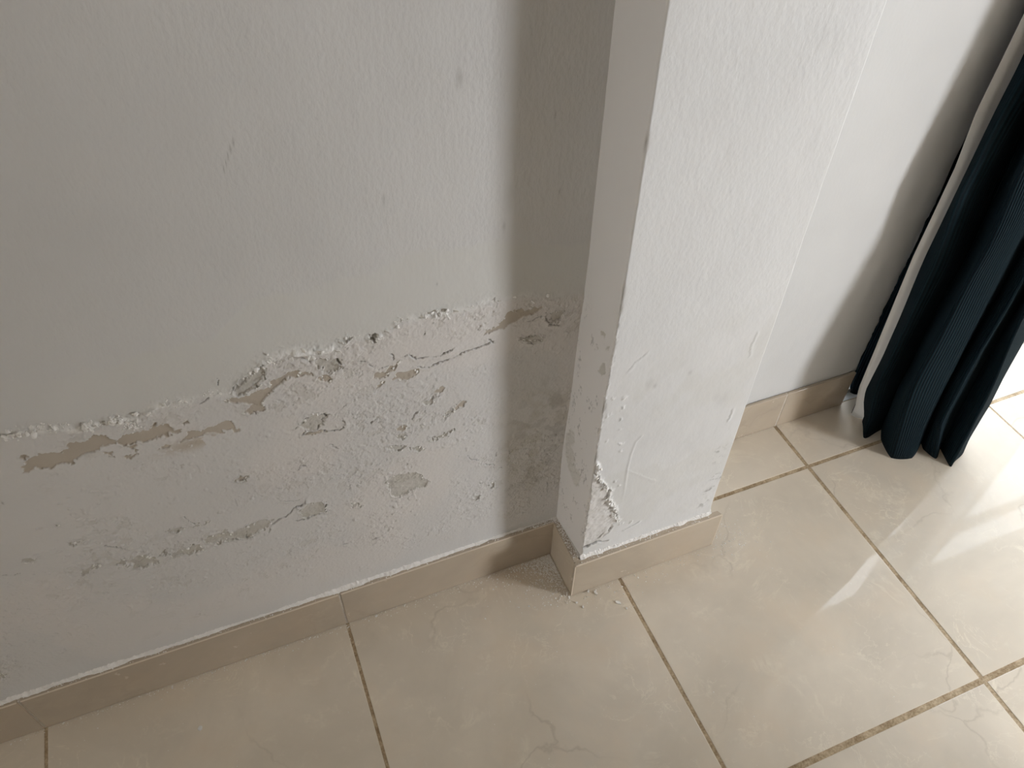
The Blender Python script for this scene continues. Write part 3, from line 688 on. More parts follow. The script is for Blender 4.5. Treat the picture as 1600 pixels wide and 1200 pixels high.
def pil_pos(s, z):
    dxe = np.interp(z, EDGE_Z, EDGE_DX); dxi = np.interp(z, INN_Z, INN_DX)
    x = np.empty_like(s); y = np.empty_like(s); nx = np.empty_like(s); ny = np.empty_like(s)
    r = R_C
    # side
    k = np.clip(s / S1, 0, 1); m = s < S1 - r
    x[m] = (XL + dxe * k + dxi * (1 - k))[m]; y[m] = -s[m]; nx[m] = -1; ny[m] = 0
    m = (s >= S1 - r) & (s < S1 + r); a = (s[m] - S1 + r) / (2 * r) * math.pi / 2
    x[m] = XL + dxe[m] + r - r * np.cos(a); y[m] = YP + r - r * np.sin(a); nx[m] = -np.cos(a); ny[m] = -np.sin(a)
    m = (s >= S1 + r) & (s < S2 - r); kk = (s[m] - S1) / (S2 - S1)
    x[m] = XL + (s[m] - S1) + dxe[m] * (1 - kk); y[m] = YP; nx[m] = 0; ny[m] = -1
    m = (s >= S2 - r) & (s < S2 + r); a = (s[m] - S2 + r) / (2 * r) * math.pi / 2
    x[m] = XR - r + r * np.sin(a); y[m] = YP + r - r * np.cos(a); nx[m] = np.sin(a); ny[m] = -np.cos(a)
    m = s >= S2 + r; x[m] = XR; y[m] = YP + (s[m] - S2); nx[m] = 1; ny[m] = 0
    return x, y, nx, ny
xx, yy, nx_, ny_ = pil_pos(Sg, Zp)
pco = np.stack([xx + nx_ * Hp * 1e-3, yy + ny_ * Hp * 1e-3, Zp], -1)
pil_me = np_mesh('wall_pilaster', pco, grid_quads(len(ps), len(pzs)), M_PIL, True, pmasks)
pil = obj('wall_pilaster', pil_me, kind='structure')

# ------------------------------------------------------------------ right wall (short, stops at the balcony door)
rs = axis((XR - 0.02, XEND - 0.004, 0.008), (XEND - 0.004, XEND + 0.004, 0.0008), (XEND + 0.004, XEND + 0.32, 0.02))
rz = axis((0.0, 0.09, 0.03), (0.09, 0.5, 0.006), (0.5, CEIL, 0.03))
Sr, Zr = np.meshgrid(rs, rz, indexing='ij')
hr = 1.0 * fbm(Sr, Zr, 8, 2, 301) + 0.25 * fbm(Sr, Zr, 60, 2, 303) * sstep(0.5, 0.2, Zr)
hr += 1.4 * np.exp(-((Sr - XEND) / 0.004) ** 2) * fbm(Sr, Zr, 120, 3, 305)
rr = 0.003
xr_ = np.where(Sr < XEND, Sr, XEND); yr_ = np.where(Sr < XEND, YR, YR + Sr - XEND)
cm = np.abs(Sr - XEND) < rr; aa = np.where(cm, (Sr - XEND + rr) / (2 * rr) * math.pi / 2, np.where(Sr < XEND, 0, math.pi / 2))
xr_ = np.where(cm, XEND - rr + rr * np.sin(aa), xr_); yr_ = np.where(cm, YR + rr - rr * np.cos(aa), yr_)
rco = np.stack([xr_ + np.sin(aa) * hr * 1e-3, yr_ - np.cos(aa) * hr * 1e-3, Zr], -1)
wall_right = obj('wall_right', np_mesh('wall_right', rco, grid_quads(len(rs), len(rz)), M_PLAIN, True), kind='structure')

# the rest of the room, behind and beside the camera
def room(name, boxes, m=None): return obj(name, box_mesh(name, boxes, m or M_ROOM), kind='structure')
room('wall_west', [(WEST - 0.12, WEST, SOUTH - 0.12, FILL_Y0, -0.03, CEIL), (WEST - 0.12, WEST, FILL_Y1, 0.0, -0.03, CEIL),
                   (WEST - 0.12, WEST, FILL_Y0, FILL_Y1, -0.03, FILL_Z0), (WEST - 0.12, WEST, FILL_Y0, FILL_Y1, FILL_Z1, CEIL)])
room('wall_south', [(WEST, EAST, SOUTH - 0.12, SOUTH, -0.03, CEIL)])
room('ceiling', [(WEST - 0.12, FAR_EAST + 0.12, SOUTH - 0.12, WALL_OUT, CEIL, CEIL + 0.12)])
wy0, wy1 = WIN_Y - WIN_W / 2, WIN_Y + WIN_W / 2
room('wall_east', [(EAST, EAST + 0.12, SOUTH - 0.12, wy0, -0.03, CEIL), (EAST, EAST + 0.12, wy1, STEP_Y, -0.03, CEIL),
                   (EAST, EAST + 0.12, wy0, wy1, -0.03, WIN_Z0), (EAST, EAST + 0.12, wy0, wy1, WIN_Z1, CEIL)])
room('wall_light_blocker', [(1.20, 1.32, SOUTH, -0.92, -0.03, CEIL)])  # unseen stub wall added to shade the left wall from the key lamp
room('wall_return', [(EAST + 0.12, FAR_EAST, STEP_Y - 0.12, STEP_Y, -0.03, CEIL)], M_WHITE)  # unseen wall, whitened as a reflector for the right wall
room('wall_far_east', [(FAR_EAST, FAR_EAST + 0.12, STEP_Y - 0.12, WALL_OUT, -0.03, CEIL)], M_WHITE)
room('wall_outer', [(WEST, XEND - 0.02, WALL_OUT - 0.12, WALL_OUT, -0.03, CEIL)])
room('wall_lintel', [(XEND, FAR_EAST, YR, WALL_OUT - 0.04, DOOR_TOP + 0.04, CEIL), (DOOR_X1, FAR_EAST, YR, WALL_OUT, 0.0, DOOR_TOP)])

# side window
w1 = obj('window_1', box_mesh('window_1', [(EAST + 0.03, EAST + 0.08, wy0, wy0 + 0.03, WIN_Z0, WIN_Z1), (EAST + 0.03, EAST + 0.08, wy1 - 0.03, wy1, WIN_Z0, WIN_Z1),
                                           (EAST + 0.03, EAST + 0.08, wy0 + 0.03, wy1 - 0.03, WIN_Z0, WIN_Z0 + 0.03), (EAST + 0.03, EAST + 0.08, wy0 + 0.03, wy1 - 0.03, WIN_Z1 - 0.03, WIN_Z1)], M_WOOD), kind='structure')
obj('window_pane', box_mesh('window_pane', [(EAST + 0.052, EAST + 0.058, wy0 + 0.03, wy1 - 0.03, WIN_Z0 + 0.03, WIN_Z1 - 0.03)], M_GLASS), w1)

w2 = obj('added_window', box_mesh('added_window', [(WEST - 0.09, WEST - 0.05, FILL_Y0, FILL_Y0 + 0.04, FILL_Z0, FILL_Z1), (WEST - 0.09, WEST - 0.05, FILL_Y1 - 0.04, FILL_Y1, FILL_Z0, FILL_Z1),  # unseen window made up around the west fill lamp
                                           (WEST - 0.09, WEST - 0.05, FILL_Y0 + 0.04, FILL_Y1 - 0.04, FILL_Z0, FILL_Z0 + 0.04), (WEST - 0.09, WEST - 0.05, FILL_Y0 + 0.04, FILL_Y1 - 0.04, FILL_Z1 - 0.04, FILL_Z1)], M_WOOD), kind='structure')
obj('window_pane', box_mesh('window_pane', [(WEST - 0.073, WEST - 0.067, FILL_Y0 + 0.04, FILL_Y1 - 0.04, FILL_Z0 + 0.04, FILL_Z1 - 0.04)], M_GLASS), w2)
# balcony door: frame, post, leaves with a cross rail, floor track
FY0, FY1 = 0.30, 0.36
PO0, PO1 = 2.105, 2.27
door = obj('door_1', box_mesh('door_1', [(XEND, XEND + 0.05, FY0, FY1, 0.0, DOOR_TOP), (DOOR_X1 - 0.05, DOOR_X1, FY0, FY1, 0.0, DOOR_TOP),
                                         (PO0, PO1, FY0, FY1, 0.0, DOOR_TOP - 0.08), (XEND + 0.05, DOOR_X1 - 0.05, FY0, FY1, DOOR_TOP - 0.08, DOOR_TOP)], M_FRAME), kind='structure')
obj('door_sill', box_mesh('door_sill', [(XEND + 0.002, DOOR_X1, YR, WALL_OUT + 0.03, -0.02, 0.0)], M_CONC, 0.001), door)
for ty in (0.115, 0.19):
    obj('door_track', box_mesh('door_track', [(XEND, DOOR_X1, ty, ty + 0.022, 0.0, 0.012)], M_FRAME, 0.002), door)
def leaf(x0, x1, y, rail, gm):
    top = DOOR_TOP - 0.08; f = 0.045
    o = obj('door_leaf', box_mesh('door_leaf', [(x0, x0 + f, y, y + 0.03, 0.012, top), (x1 - f, x1, y, y + 0.03, 0.012, top),
                                                (x0 + f, x1 - f, y, y + 0.03, 0.012, 0.08), (x0 + f, x1 - f, y, y + 0.03, rail - 0.016, rail + 0.016)], M_FRAME), door)
    obj('glass_pane', box_mesh('glass_pane', [(x0 + f, x1 - f, y + 0.012, y + 0.018, 0.08, rail - 0.016)], gm), o)
    obj('glass_pane', box_mesh('glass_pane', [(x0 + f, x1 - f, y + 0.012, y + 0.018, rail + 0.016, top)], gm), o)
leaf(XEND + 0.05, PO0 + 0.05, 0.315, 1.43, M_GLASS); leaf(2.375, DOOR_X1 - 0.05, 0.315, 1.56, M_TINT)
obj('terrace', box_mesh('terrace', [(-3, 9, 0.9, 9, -0.15, -0.04)], M_CONC), kind='structure')

# ------------------------------------------------------------------ skirting
def skirt(name, parent, foot, z1=SK_H, edge=None):
    o = obj('skirting_tile', prism_mesh('skirting_tile', foot, 0.0012, z1, M_SKIRT, 0.0016, 2), parent)
    if edge:                                       # chamfer highlight and wear, painted as a pale strip along the top edge
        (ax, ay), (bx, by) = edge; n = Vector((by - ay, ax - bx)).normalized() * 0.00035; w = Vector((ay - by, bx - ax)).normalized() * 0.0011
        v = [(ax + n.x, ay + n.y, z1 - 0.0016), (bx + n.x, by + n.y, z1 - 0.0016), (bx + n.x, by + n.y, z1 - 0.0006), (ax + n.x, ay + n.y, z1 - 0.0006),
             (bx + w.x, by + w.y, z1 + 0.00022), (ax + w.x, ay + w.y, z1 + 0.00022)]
        obj('highlight_edge', np_mesh('highlight_edge', v, [(0, 1, 2, 3), (3, 2, 4, 5)], M_ARRIS, False), o)
    return o
g = 0.0014
bb_l = obj('baseboard_left', box_mesh('baseboard_left', [(WEST, XL - 0.002, -0.004, 0.0015, 0.0, SK_H - 0.004)] +
           [(k * T - g * 1.1, k * T + g * 1.1, Y_SK_L + 0.0012, -0.004, 0.0, SK_H - 0.0012) for k in range(-6, 1)], M_GROUT_PALE), kind='structure')
for k in range(-7, 1):
    a = max(WEST, k * T + g); b = (k + 1) * T - g if k < 0 else XLS + 0.003
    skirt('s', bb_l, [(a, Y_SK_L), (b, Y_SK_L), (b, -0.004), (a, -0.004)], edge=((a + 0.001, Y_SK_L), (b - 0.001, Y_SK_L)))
bb_p = obj('baseboard_pilaster', box_mesh('baseboard_pilaster', [(XL - 0.0115, XL + 0.001, YP - 0.001, -0.002, 0.0, SK_H - 0.003), (XL, XR, YP - 0.010, YP + 0.002, 0.0, SK_H - 0.003)], M_GROUT_PALE), kind='structure')
skirt('s', bb_p, [(XLS, YS + 0.0075), (XL - 0.0035, YS + 0.0075), (XL - 0.0035, Y_SK_L - 0.0006), (XLS, Y_SK_L - 0.0006)])
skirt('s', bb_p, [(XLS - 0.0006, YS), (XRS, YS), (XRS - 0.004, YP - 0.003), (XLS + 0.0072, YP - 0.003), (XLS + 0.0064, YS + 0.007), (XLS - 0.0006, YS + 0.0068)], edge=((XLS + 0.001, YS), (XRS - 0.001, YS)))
for ax, ay, bx, by in ((XRS - 0.0010, YS - 0.0003, XRS + 0.0003, YS - 0.0003), (XLS - 0.0009, YS - 0.0003, XLS + 0.0006, YS - 0.0003)):  # same painted highlight strips down the front corners
    obj('highlight_edge', np_mesh('highlight_edge', [(ax, ay, 0.002), (bx, by, 0.002), (bx, by, SK_H - 0.001), (ax, ay, SK_H - 0.001)], [(0, 1, 2, 3)], M_ARRIS, False), bb_p)
bb_r = obj('baseboard_right', box_mesh('baseboard_right', [(XR, XEND - 0.003, Y_SK_R + 0.004, YR + 0.002, 0.0, SK_H - 0.003), (2 * T - g * 1.6, 2 * T + g * 1.6, Y_SK_R + 0.0006, YR, 0.0, SK_H - 0.0008)], M_GROUT_PALE), kind='structure')
for a, b in ((XR + 0.002, 2 * T - g), (2 * T + g, XEND - 0.004)):
    skirt('s', bb_r, [(a, Y_SK_R), (b, Y_SK_R), (b, YR - 0.0005), (a, YR - 0.0005)])

# ------------------------------------------------------------------ crumbs and dust
OCT = np.array([(1, 0, 0), (-1, 0, 0), (0, 1, 0), (0, -1, 0), (0, 0, 1), (0, 0, -1)], float)
OCF = np.array([(0, 2, 4), (2, 1, 4), (1, 3, 4), (3, 0, 4), (2, 0, 5), (1, 2, 5), (3, 1, 5), (0, 3, 5)])
def crumbs_mesh(name, centers, radii, mat, flat=0.7):
    n = len(centers); centers = np.asarray(centers); radii = np.asarray(radii)
    v = OCT[None] * (1 + 0.45 * rng.uniform(-1, 1, (n, 6, 1))) + rng.uniform(-0.28, 0.28, (n, 6, 3))
    ang = rng.uniform(0, 2 * math.pi, n); c, s = np.cos(ang), np.sin(ang)
    vx = v[..., 0] * c[:, None] - v[..., 1] * s[:, None]; vy = v[..., 0] * s[:, None] + v[..., 1] * c[:, None]
    v = np.stack([vx, vy, v[..., 2] * flat], -1) * radii[:, None, None] + centers[:, None]
    f = OCF[None] + 6 * np.arange(n)[:, None, None]
    return np_mesh(name, v.reshape(-1, 3), None, mat, False, None, f.reshape(-1, 3))
def scatter_ledge(n, fx, rmin=0.0004, rmax=0.0014):
    c = []; r = []
    for _ in range(n):
        rad = rmin + (rmax - rmin) * rng.random() ** 2.5; x, y, zz = fx(); c.append((x, y, zz + rad * 0.5)); r.append(rad)
    return c, r
# a rough bead of paint and plaster where each wall meets its skirting
def bead(name, parent, p0, p1, nrm, wfun, hfun, seed, mat=M_DUST, n=900):
    p0 = np.array(p0, float); p1 = np.array(p1, float); nrm = np.array(nrm, float)
    t = np.linspace(0, 1, n); q = np.linspace(0, 1, 9)
    Tt, Q = np.meshgrid(t, q, indexing='ij'); L = np.linalg.norm(p1 - p0)
    w = wfun(Tt * L) * (1 + 0.35 * fbm(Tt * L, Q * 0 + seed, 60, 3, seed)); hh = hfun(Tt * L)
    out = Q * w
    up = hh * (1 - Q) ** 1.3 * (1 + 0.5 * fbm(Tt * L, Q * 0.006, 260, 3, seed + 3)) + 0.0016 * np.maximum(0, fbm(Tt * L, out, 300, 3, seed + 5, 0.7)) * (Q < 0.95) - 0.0006 * (Q > 0.95)
    base = p0[None, None] + (p1 - p0)[None, None] * Tt[..., None]
    v = base + nrm[None, None] * (out - 0.0006)[..., None]; v[..., 2] += np.maximum(up, -0.0006)
    return obj(name, np_mesh(name, v, grid_quads(n, 9), mat, True), parent)
bead('paint_bead', bb_l, (-1.6, -0.0005, SK_H), (XL - 0.004, -0.0005, SK_H), (0, -1, 0),
     lambda s: np.interp(s, [0, 1.28, 1.43, 1.60, 1.88, 1.98], [0.0066, 0.0062, 0.0050, 0.0066, 0.0048, 0.0035]),
     lambda s: np.interp(s, [0, 1.58, 1.98], [0.0062, 0.0058, 0.003]), 401, n=1900)
bead('paint_bead', bb_p, (XL - 0.003, YP - 0.0005, SK_H), (XR + 0.001, YP - 0.0005, SK_H), (0, -1, 0),
     lambda s: np.interp(s, [0, 0.05, 0.15, 0.25], [0.0065, 0.006, 0.0055, 0.0065]), lambda s: 0.0045 + 0 * s, 431, n=500)
bead('paint_bead', bb_p, (XL - 0.0005, -0.002, SK_H - 0.0008), (XL - 0.0005, YP, SK_H - 0.0008), (-1, 0, 0),
     lambda s: 0.006 + 0 * s, lambda s: 0.0012 + 0 * s, 451, n=260)
c, r = scatter_ledge(650, lambda: ((lambda x: (x, -abs(rng.normal(0, 0.0038)) - 0.002, SK_H))(rng.uniform(-0.5, XL - 0.02))))
obj('plaster_crumbs', crumbs_mesh('plaster_crumbs', [p for p in c if p[1] > Y_SK_L + 0.001], [q for p, q in zip(c, r) if p[1] > Y_SK_L + 0.001], M_DUST), bb_l, kind='stuff')
c1, r1 = scatter_ledge(600, lambda: (XL - 0.001 - rng.random() ** 1.3 * 0.0125, rng.uniform(YP, 0.0), SK_H), 0.0004, 0.0014)
c2, r2 = scatter_ledge(260, lambda: (rng.uniform(XL - 0.01, XR), YP - 0.001 - rng.random() ** 1.6 * 0.011, SK_H), 0.0004, 0.0013)
c3, r3 = scatter_ledge(420, lambda: (XL - rng.random() ** 1.5 * 0.05, Y_SK_L * (0.1 + 0.75 * rng.random()), SK_H), 0.0004, 0.0014)
obj('plaster_crumbs', crumbs_mesh('plaster_crumbs', c1 + c2 + c3, r1 + r2 + r3, M_DUST), bb_p, kind='stuff')
# crumbs fallen on the floor: heap in the inner corner, line along the skirting, strewn grains
cc, rc = [], []
def fl(x, y, rad): cc.append((x, y, rad * 0.45)); rc.append(rad)
for _ in range(2600):
    a = rng.exponential(0.022); b = rng.exponential(0.030)
    x = XLS - 0.002 - a; y = Y_SK_L - 0.002 - b
    if y > YS - 0.01 and x > 0.20: fl(x, y, 0.0004 + 0.0013 * rng.random() ** 3)
for _ in range(700):
    x = rng.uniform(-0.5, XLS); fl(x, Y_SK_L - 0.001 - rng.exponential(0.004), 0.0003 + 0.0010 * rng.random() ** 3)
for _ in range(260):
    x = rng.uniform(XLS, XRS + 0.01); fl(x, YS - 0.002 - rng.exponential(0.014), 0.0003 + 0.0012 * rng.random() ** 3)
for _ in range(330):
    x = XRS + abs(rng.normal(0, 0.05)); y = YS + rng.normal(0, 0.022)
    if x > XRS + 0.003 or y < YS - 0.003: fl(x, y, 0.0003 + 0.0011 * rng.random() ** 3)
for _ in range(130): fl(rng.uniform(-0.45, 0.95), rng.uniform(-0.62, -0.14), 0.0003 + 0.0007 * rng.random() ** 2)
for _ in range(120): fl(rng.uniform(-0.45, 0.30), Y_SK_L - rng.exponential(0.03), 0.0003 + 0.0006 * rng.random() ** 2)
obj('fallen_plaster_dust', crumbs_mesh('fallen_plaster_dust', cc, rc, M_DUST, 0.6), None,
    'white plaster grains strewn over the floor tiles below the peeling wall', 'dust', 'stuff')

# flakes of paint big enough to point at, lying on the floor
def flake_mesh(name, lx, ly, seed, curl=0.25):
    rg = np.random.default_rng(seed); n = 9
    ang = np.linspace(0, 2 * math.pi, n, endpoint=False) + rg.uniform(-0.2, 0.2, n)
    rad = rg.uniform(0.62, 1.0, n); px = np.cos(ang) * rad * lx / 2; py = np.sin(ang) * rad * ly / 2
    th = 0.0016; zc = lambda a: curl * (a / lx) ** 2 * lx
    v = [(0, 0, 0.0004), (0, 0, 0.0004 + th)] + [(a, b, 0.0003 + zc(a)) for a, b in zip(px, py)] + [(a * .93, b * .93, 0.0003 + th + zc(a)) for a, b in zip(px, py)]
    t = []; q = []
    for i in range(n):
        j = (i + 1) % n
        t += [(0, 2 + j, 2 + i), (1, 2 + n + i, 2 + n + j)]; q.append((2 + i, 2 + j, 2 + n + j, 2 + n + i))
    return np_mesh(name, v, q, M_FLAKE, False, None, t)
for i, (u, v, lx, ly, rot, lab) in enumerate([
        (966, 942, 0.0135, 0.0062, -0.75, 'oblong white paint flake on the floor tile left of the brown joint below the column'),
        (931, 927, 0.0110, 0.0050, 1.9, 'larger white plaster scrap on the floor close to the front corner of the column skirting'),
        (919, 924, 0.0085, 0.0036, 0.9, 'thin white plaster sliver beside the larger scrap at the column skirting corner'),
        (901, 942, 0.0050, 0.0038, 0.2, 'tiny white crumb on the floor straight below the tip of the column skirting corner'),
        (911, 949, 0.0052, 0.0034, 1.2, 'tiny white crumb a little lower, nearest the photo bottom of those at the skirting corner'),
        (979, 951, 0.0046, 0.0034, 0.5, 'tiny white crumb between the oblong flake and the brown tile joint'),
        (313, 1138, 0.0095, 0.0070, 1.1, 'lone pale paint flake on the floor tile at lower left of the photo'),
        (588, 963, 0.0070, 0.0045, 0.4, 'small white paint crumb by the left skirting, just right of its tile joint')]):
    p = on_z(u, v, 0.0)
    o = obj('paint_flake', flake_mesh('paint_flake', lx, ly, 500 + i), None, lab, 'paint flake')
    o.location = (p[0], p[1], 0.0); o.rotation_euler = (0, 0, rot)

# curled paint scales still hanging on the wall, along the ridge and round the peeled places
def scales(name, parent, items, mat):
    V = []; Q = []
    for (pos, nrm, tang, L, W, lift) in items:
        nrm = np.array(nrm, float); tang = np.array(tang, float); b = np.cross(nrm, tang); k = len(V) // 12
        base = len(V); ww = W * rng.uniform(0.6, 1.2, 4)
        for a in range(4):
            f = a / 3.0; off = lift * L * f ** 1.7
            for s_ in (-1, 0, 1):
                V.append(np.array(pos) + tang * L * f + b * (s_ * ww[a] * 0.5 + rng.uniform(-.1, .1) * W) + nrm * (off + 0.0002 + (0.12 * W if s_ == 0 else 0)))
        for a in range(3):
            for s_ in range(2):
                i = base + a * 3 + s_; Q.append((i, i + 1, i + 4, i + 3))
    me = np_mesh(name, np.array(V), np.array(Q), mat, True)
    o = obj(name, me, parent, kind='stuff')
    md = o.modifiers.new('thickness', 'SOLIDIFY'); md.thickness = 0.0005; md.offset = 0.0
    return o
items = []
rl = np.cumsum(np.r_[0, np.hypot(*np.diff(ridge_pts, axis=0).T)])
for _ in range(80):
    s_ = rng.uniform(0, rl[-1]); x = np.interp(s_, rl, ridge_pts[:, 0]); z = np.interp(s_, rl, ridge_pts[:, 1])
    wgt = np.interp(x, [-0.3, -0.13, -0.08, -0.03, 0.05, 0.09, 0.18, 0.23, 0.35], [1, 1, .3, 1, 1, .4, .8, .35, .2])
    if rng.random() > wgt or x < -0.45: continue
    x += rng.normal(0, 0.003); z += rng.normal(0, 0.003); a = rng.uniform(0, 2 * math.pi)
    items.append(((x, wall_y(x, z), z), (0, -1, 0), (math.cos(a), 0, math.sin(a)), rng.uniform(0.002, 0.006), rng.uniform(0.002, 0.005), rng.uniform(0.2, 0.9)))
for q in grey_polys + tan_polys[10:16]:
    q = np.array(q); L = np.r_[q, q[:1]]; per = np.hypot(*np.diff(L, axis=0).T); ctr = q.mean(0)
    for _ in range(int(min(9, per.sum() / 0.012))):
        i = rng.choice(len(q), p=per / per.sum()); f = rng.random(); x, z = L[i] * (1 - f) + L[i + 1] * f
        d = ctr - (x, z); d = d / (np.linalg.norm(d) + 1e-9)
        x -= d[0] * 0.0012; z -= d[1] * 0.0012
        items.append(((x, wall_y(x, z), z), (0, -1, 0), (d[0], 0, d[1]), rng.uniform(0.0012, 0.003), rng.uniform(0.0015, 0.004), rng.uniform(0.2, 0.7)))
scales('peeling_paint', wall_left, items, M_FLAKE)
# lumps of crumbly white plaster sitting in the ridge
c, r = [], []
for u, v, n, sp, rad in ((593, 526, 8, .0020, .0016), (662, 493, 8, .0020, .0015), (689, 489, 9, .0030, .0013), 
                         (136, 663, 34, .0035, .0018), (174, 655, 34, .0040, .0017), (60, 667, 26, .0050, .0013), (88, 665, 24, .0055, .0012), (20, 678, 36, .0060, .0013), (150, 660, 24, .006, .0013),
                         (548, 527, 10, .004, .001), (625, 500, 14, .004, .0012), (772, 466, 5, .002, .0012), (420, 565, 9, .006, .0012), (385, 590, 8, .005, .0012), (330, 610, 14, .006, .001),
                         (205, 665, 30, .007, .0012), (272, 628, 14, .006, .0009), (735, 480, 12, .004, .0010)):
    x0, z0 = P(u, v)
    for _ in range(n):
        x = x0 + rng.normal(0, sp); z = z0 + rng.normal(0, sp * 0.55); q = rad * rng.uniform(0.5, 1.2)
        c.append((x, wall_y(x, z) - q * 0.25, z)); r.append(q)
obj('plaster_crumbs', crumbs_mesh('plaster_crumbs', c, r, M_FLAKE, 0.9), wall_left, kind='stuff')
# torn lip on the pilaster corner
items = []; lpn = np.array(lip_line); lseg = np.cumsum(np.r_[0, np.hypot(*np.diff(lpn, axis=0).T)])
for _ in range(46):
    s_ = rng.uniform(0, lseg[-1]); a_ = np.interp(s_, lseg, lpn[:, 0]) + rng.normal(0, .001); z = np.interp(s_, lseg, lpn[:, 1])
    a = rng.uniform(math.pi * 0.6, math.pi * 1.4)
    items.append(((XL + a_ - S1 + 0.001, YP - 0.0012, z), (0, -1, 0), (math.cos(a), 0, math.sin(a)), rng.uniform(0.002, 0.005), rng.uniform(0.002, 0.005), rng.uniform(0.3, 0.8)))
scales('peeling_paint', pil, items, M_FLAKE)

# ------------------------------------------------------------------ curtain
ZB = 0.0008
def on_tilt(u, v, y0, k):
    """where a sight line meets the slightly tilted plane y = y0 + k z (the cloth stands out more at the hem)"""
    d = ray(u, v); t = (y0 + k * CAM[2] - CAM[1]) / (d[1] - k * d[2]); return CAM + t * d
def fold(u, v, pts, y=None, k=0.08):
    """one fold line of the hanging cloth: (x, y) as a function of height, straight up above what is in view"""
    p = on_z(u, v, ZB); y0 = (p[1] if y is None else y * T) - k * ZB
    q = sorted(((lambda p_: (p_[2], p_[0]))(on_tilt(a, b, y0, k)) for a, b in [(u, v)] + pts))
    zz = np.array([a for a, _ in q]); xv = np.array([b for _, b in q])
    return lambda z: (float(np.interp(z, zz, xv)), y0 + k * min(z, 0.95))
def tfold(x, y, k, lean=0.0): return lambda z: (x * T - lean * z, y * T + k * min(z, 0.95))
folds = [
    fold(1352, 652, [(1356, 610), (1389, 537), (1422, 462), (1449, 400), (1502, 290), (1547, 196), (1602, 77)], 0.085, 0.035),
    fold(1353, 684, [(1372, 600), (1415, 512), (1462, 410), (1500, 308), (1545, 220), (1600, 110)], None, 0.055),
    fold(1361, 684, [(1385, 600), (1432, 512), (1482, 410), (1524, 308), (1565, 231), (1606, 157)], None, 0.055),
    fold(1381, 672, [(1402, 610), (1450, 512), (1502, 410), (1560, 300)], None, 0.065),
    fold(1380, 688, [(1405, 610), (1452, 520), (1512, 410), (1575, 290)], None, 0.07),
    fold(1392, 715, [(1424, 610), (1475, 512), (1535, 400)], None, 0.08),
    fold(1422, 715, [(1440, 670), (1490, 570), (1520, 512), (1572, 400)], None, 0.085),
    fold(1436, 692, [(1462, 630), (1505, 550), (1590, 400)], None, 0.07),
    fold(1441, 702, [(1470, 630), (1515, 550), (1598, 405)], None, 0.07),
    fold(1460, 716, [(1469, 665), (1526, 560), (1602, 425)], None, 0.09),
    fold(1466, 704, [(1478, 665), (1535, 560), (1612, 425)], None, 0.085),
    fold(1470, 700, [(1490, 660), (1545, 560), (1622, 425)], None, 0.085),
    tfold(2.583, -0.262, 0.115, 0.01),
    tfold(2.602, -0.262, 0.115, 0.01),
    fold(1508, 703, [(1522, 672), (1546, 632), (1571, 582), (1602, 530)], None, 0.105),
    tfold(2.75, -0.02, 0.03), tfold(2.68, 0.10, 0.0),
]
def crom(p0, p1, p2, p3, t): return 0.5 * (2 * p1 + (p2 - p0) * t + (2 * p0 - 5 * p1 + 4 * p2 - p3) * t * t + (3 * p1 - p0 - 3 * p2 + p3) * t ** 3)
CZ = np.concatenate([np.linspace(0, 0.9, 61), np.linspace(0.94, 2.3, 18)])
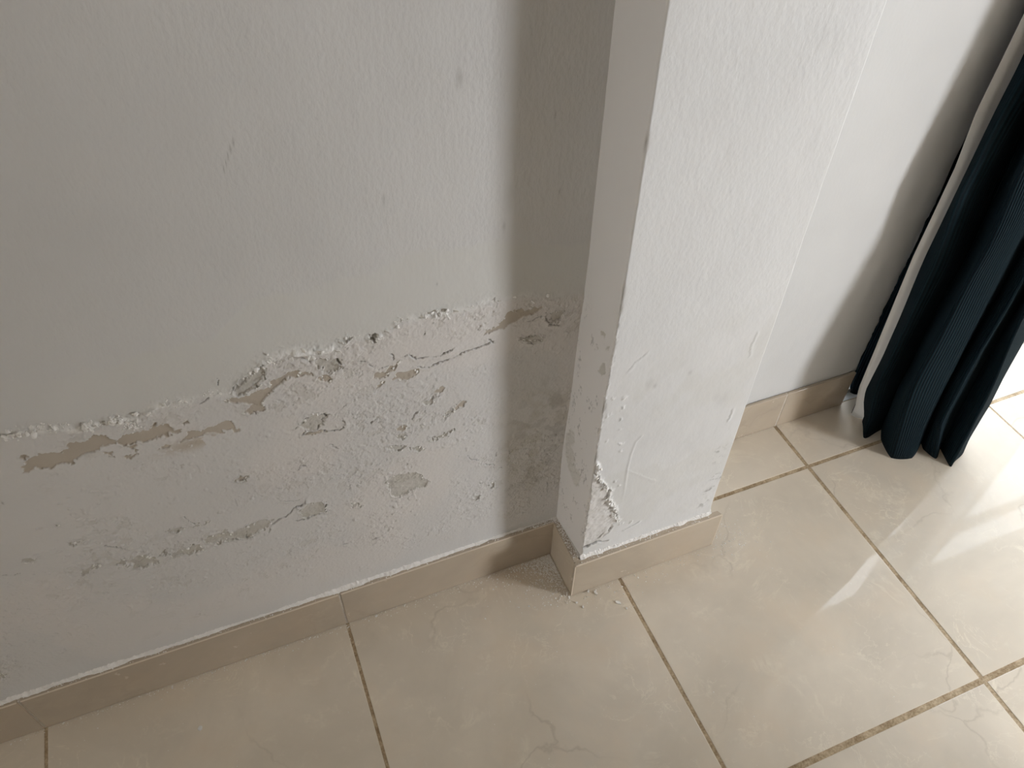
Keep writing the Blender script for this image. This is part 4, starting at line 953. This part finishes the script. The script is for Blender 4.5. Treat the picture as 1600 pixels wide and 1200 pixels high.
def sheet(fl_, sub=7, hem=None, wob=1.0, zoff=0.0):
    pts = np.array([[f(z) for z in CZ + ZB] for f in fl_], float)   # folds x z x 2
    n = len(pts); rows = []
    for i in range(n - 1):
        a, b, c_, d = pts[max(i - 1, 0)], pts[i], pts[i + 1], pts[min(i + 2, n - 1)]
        for k in range(sub if i < n - 2 else sub + 1):
            t = k / sub
            rows.append(0.55 * crom(a, b, c_, d, t) + 0.45 * (b * (1 - t) + c_ * t))
    A = np.array(rows); m = len(A)
    zz = np.broadcast_to(CZ + ZB, (m, len(CZ)))
    s = np.r_[0, np.cumsum(np.hypot(*(np.diff(A[:, 8], axis=0).T)))]
    S_ = np.broadcast_to(s[:, None], zz.shape)
    wv = 0.0045 * wob * fbm(S_ * 1.0, zz * 0.55, 9, 2, 601) + 0.004 * wob * np.exp(-zz / 0.10) * fbm(S_, zz, 16, 2, 603)
    v = np.stack([A[..., 0] + wv * 0.7 , A[..., 1] - wv * 0.6 - zoff * 0, zz], -1)
    return v, s
def cloth(name, v, s, mat, parent, thick=0.0016):
    m, nz = v.shape[:2]
    me = np_mesh(name, v, grid_quads(m, nz), mat, True)
    uv = me.uv_layers.new(name='UVMap'); idx = np.empty(len(me.loops), np.int32); me.loops.foreach_get('vertex_index', idx)
    U = np.stack([s[idx // nz], v.reshape(-1, 3)[idx, 2]], 1).astype(np.float32); uv.data.foreach_set('uv', U.ravel())
    o = obj(name, me, parent)
    md = o.modifiers.new('thickness', 'SOLIDIFY'); md.thickness = thick; md.offset = 0
    return o
curtain = bpy.data.objects.new('curtain', None); link(curtain)
curtain['label'] = 'dark teal ribbed floor-length curtain with a cream lined edge hanging beside the balcony door'; curtain['category'] = 'curtain'
v, s = sheet(folds)
cloth('curtain_panel', v, s, M_CURT, curtain)
lin = [
    fold(1338, 632, [(1344, 605), (1374, 530), (1402, 462), (1428, 400), (1493, 262), (1526, 175), (1561, 101), (1602, 17)], 0.138, 0.015),
    fold(1342, 644, [(1349, 605), (1380, 530), (1410, 462), (1436, 400), (1498, 275), (1535, 185), (1580, 90)], 0.118, 0.02),
    fold(1352, 654, [(1357, 610), (1390, 537), (1423, 462), (1450, 400), (1503, 290), (1548, 196), (1603, 77)], 0.094, 0.035),
]
v, s = sheet(lin, 5, wob=0.35)
lo = cloth('curtain_lining', v, s, M_LINING, curtain); lo['label'] = 'cream lining'
back = [
    fold(1324, 619, [(1337, 577), (1374, 491), (1417, 399), (1465, 295), (1488, 239), (1560, 70), (1588, 0)], 0.262, 0.0),
    fold(1332, 621, [(1347, 585), (1386, 500), (1430, 405), (1485, 296), (1512, 240), (1580, 80), (1612, 0)], 0.240, 0.0),
    fold(1345, 624, [(1354, 600), (1394, 510), (1442, 405), (1502, 290), (1532, 230), (1600, 90), (1640, 0)], 0.215, 0.0),
    lambda z: tuple(np.array(lin[0](z)) + (0.004, 0.003)),
]
v, s = sheet(back, 5, wob=0.2)
cloth('curtain_side_hem', v, s, M_CURT, curtain)
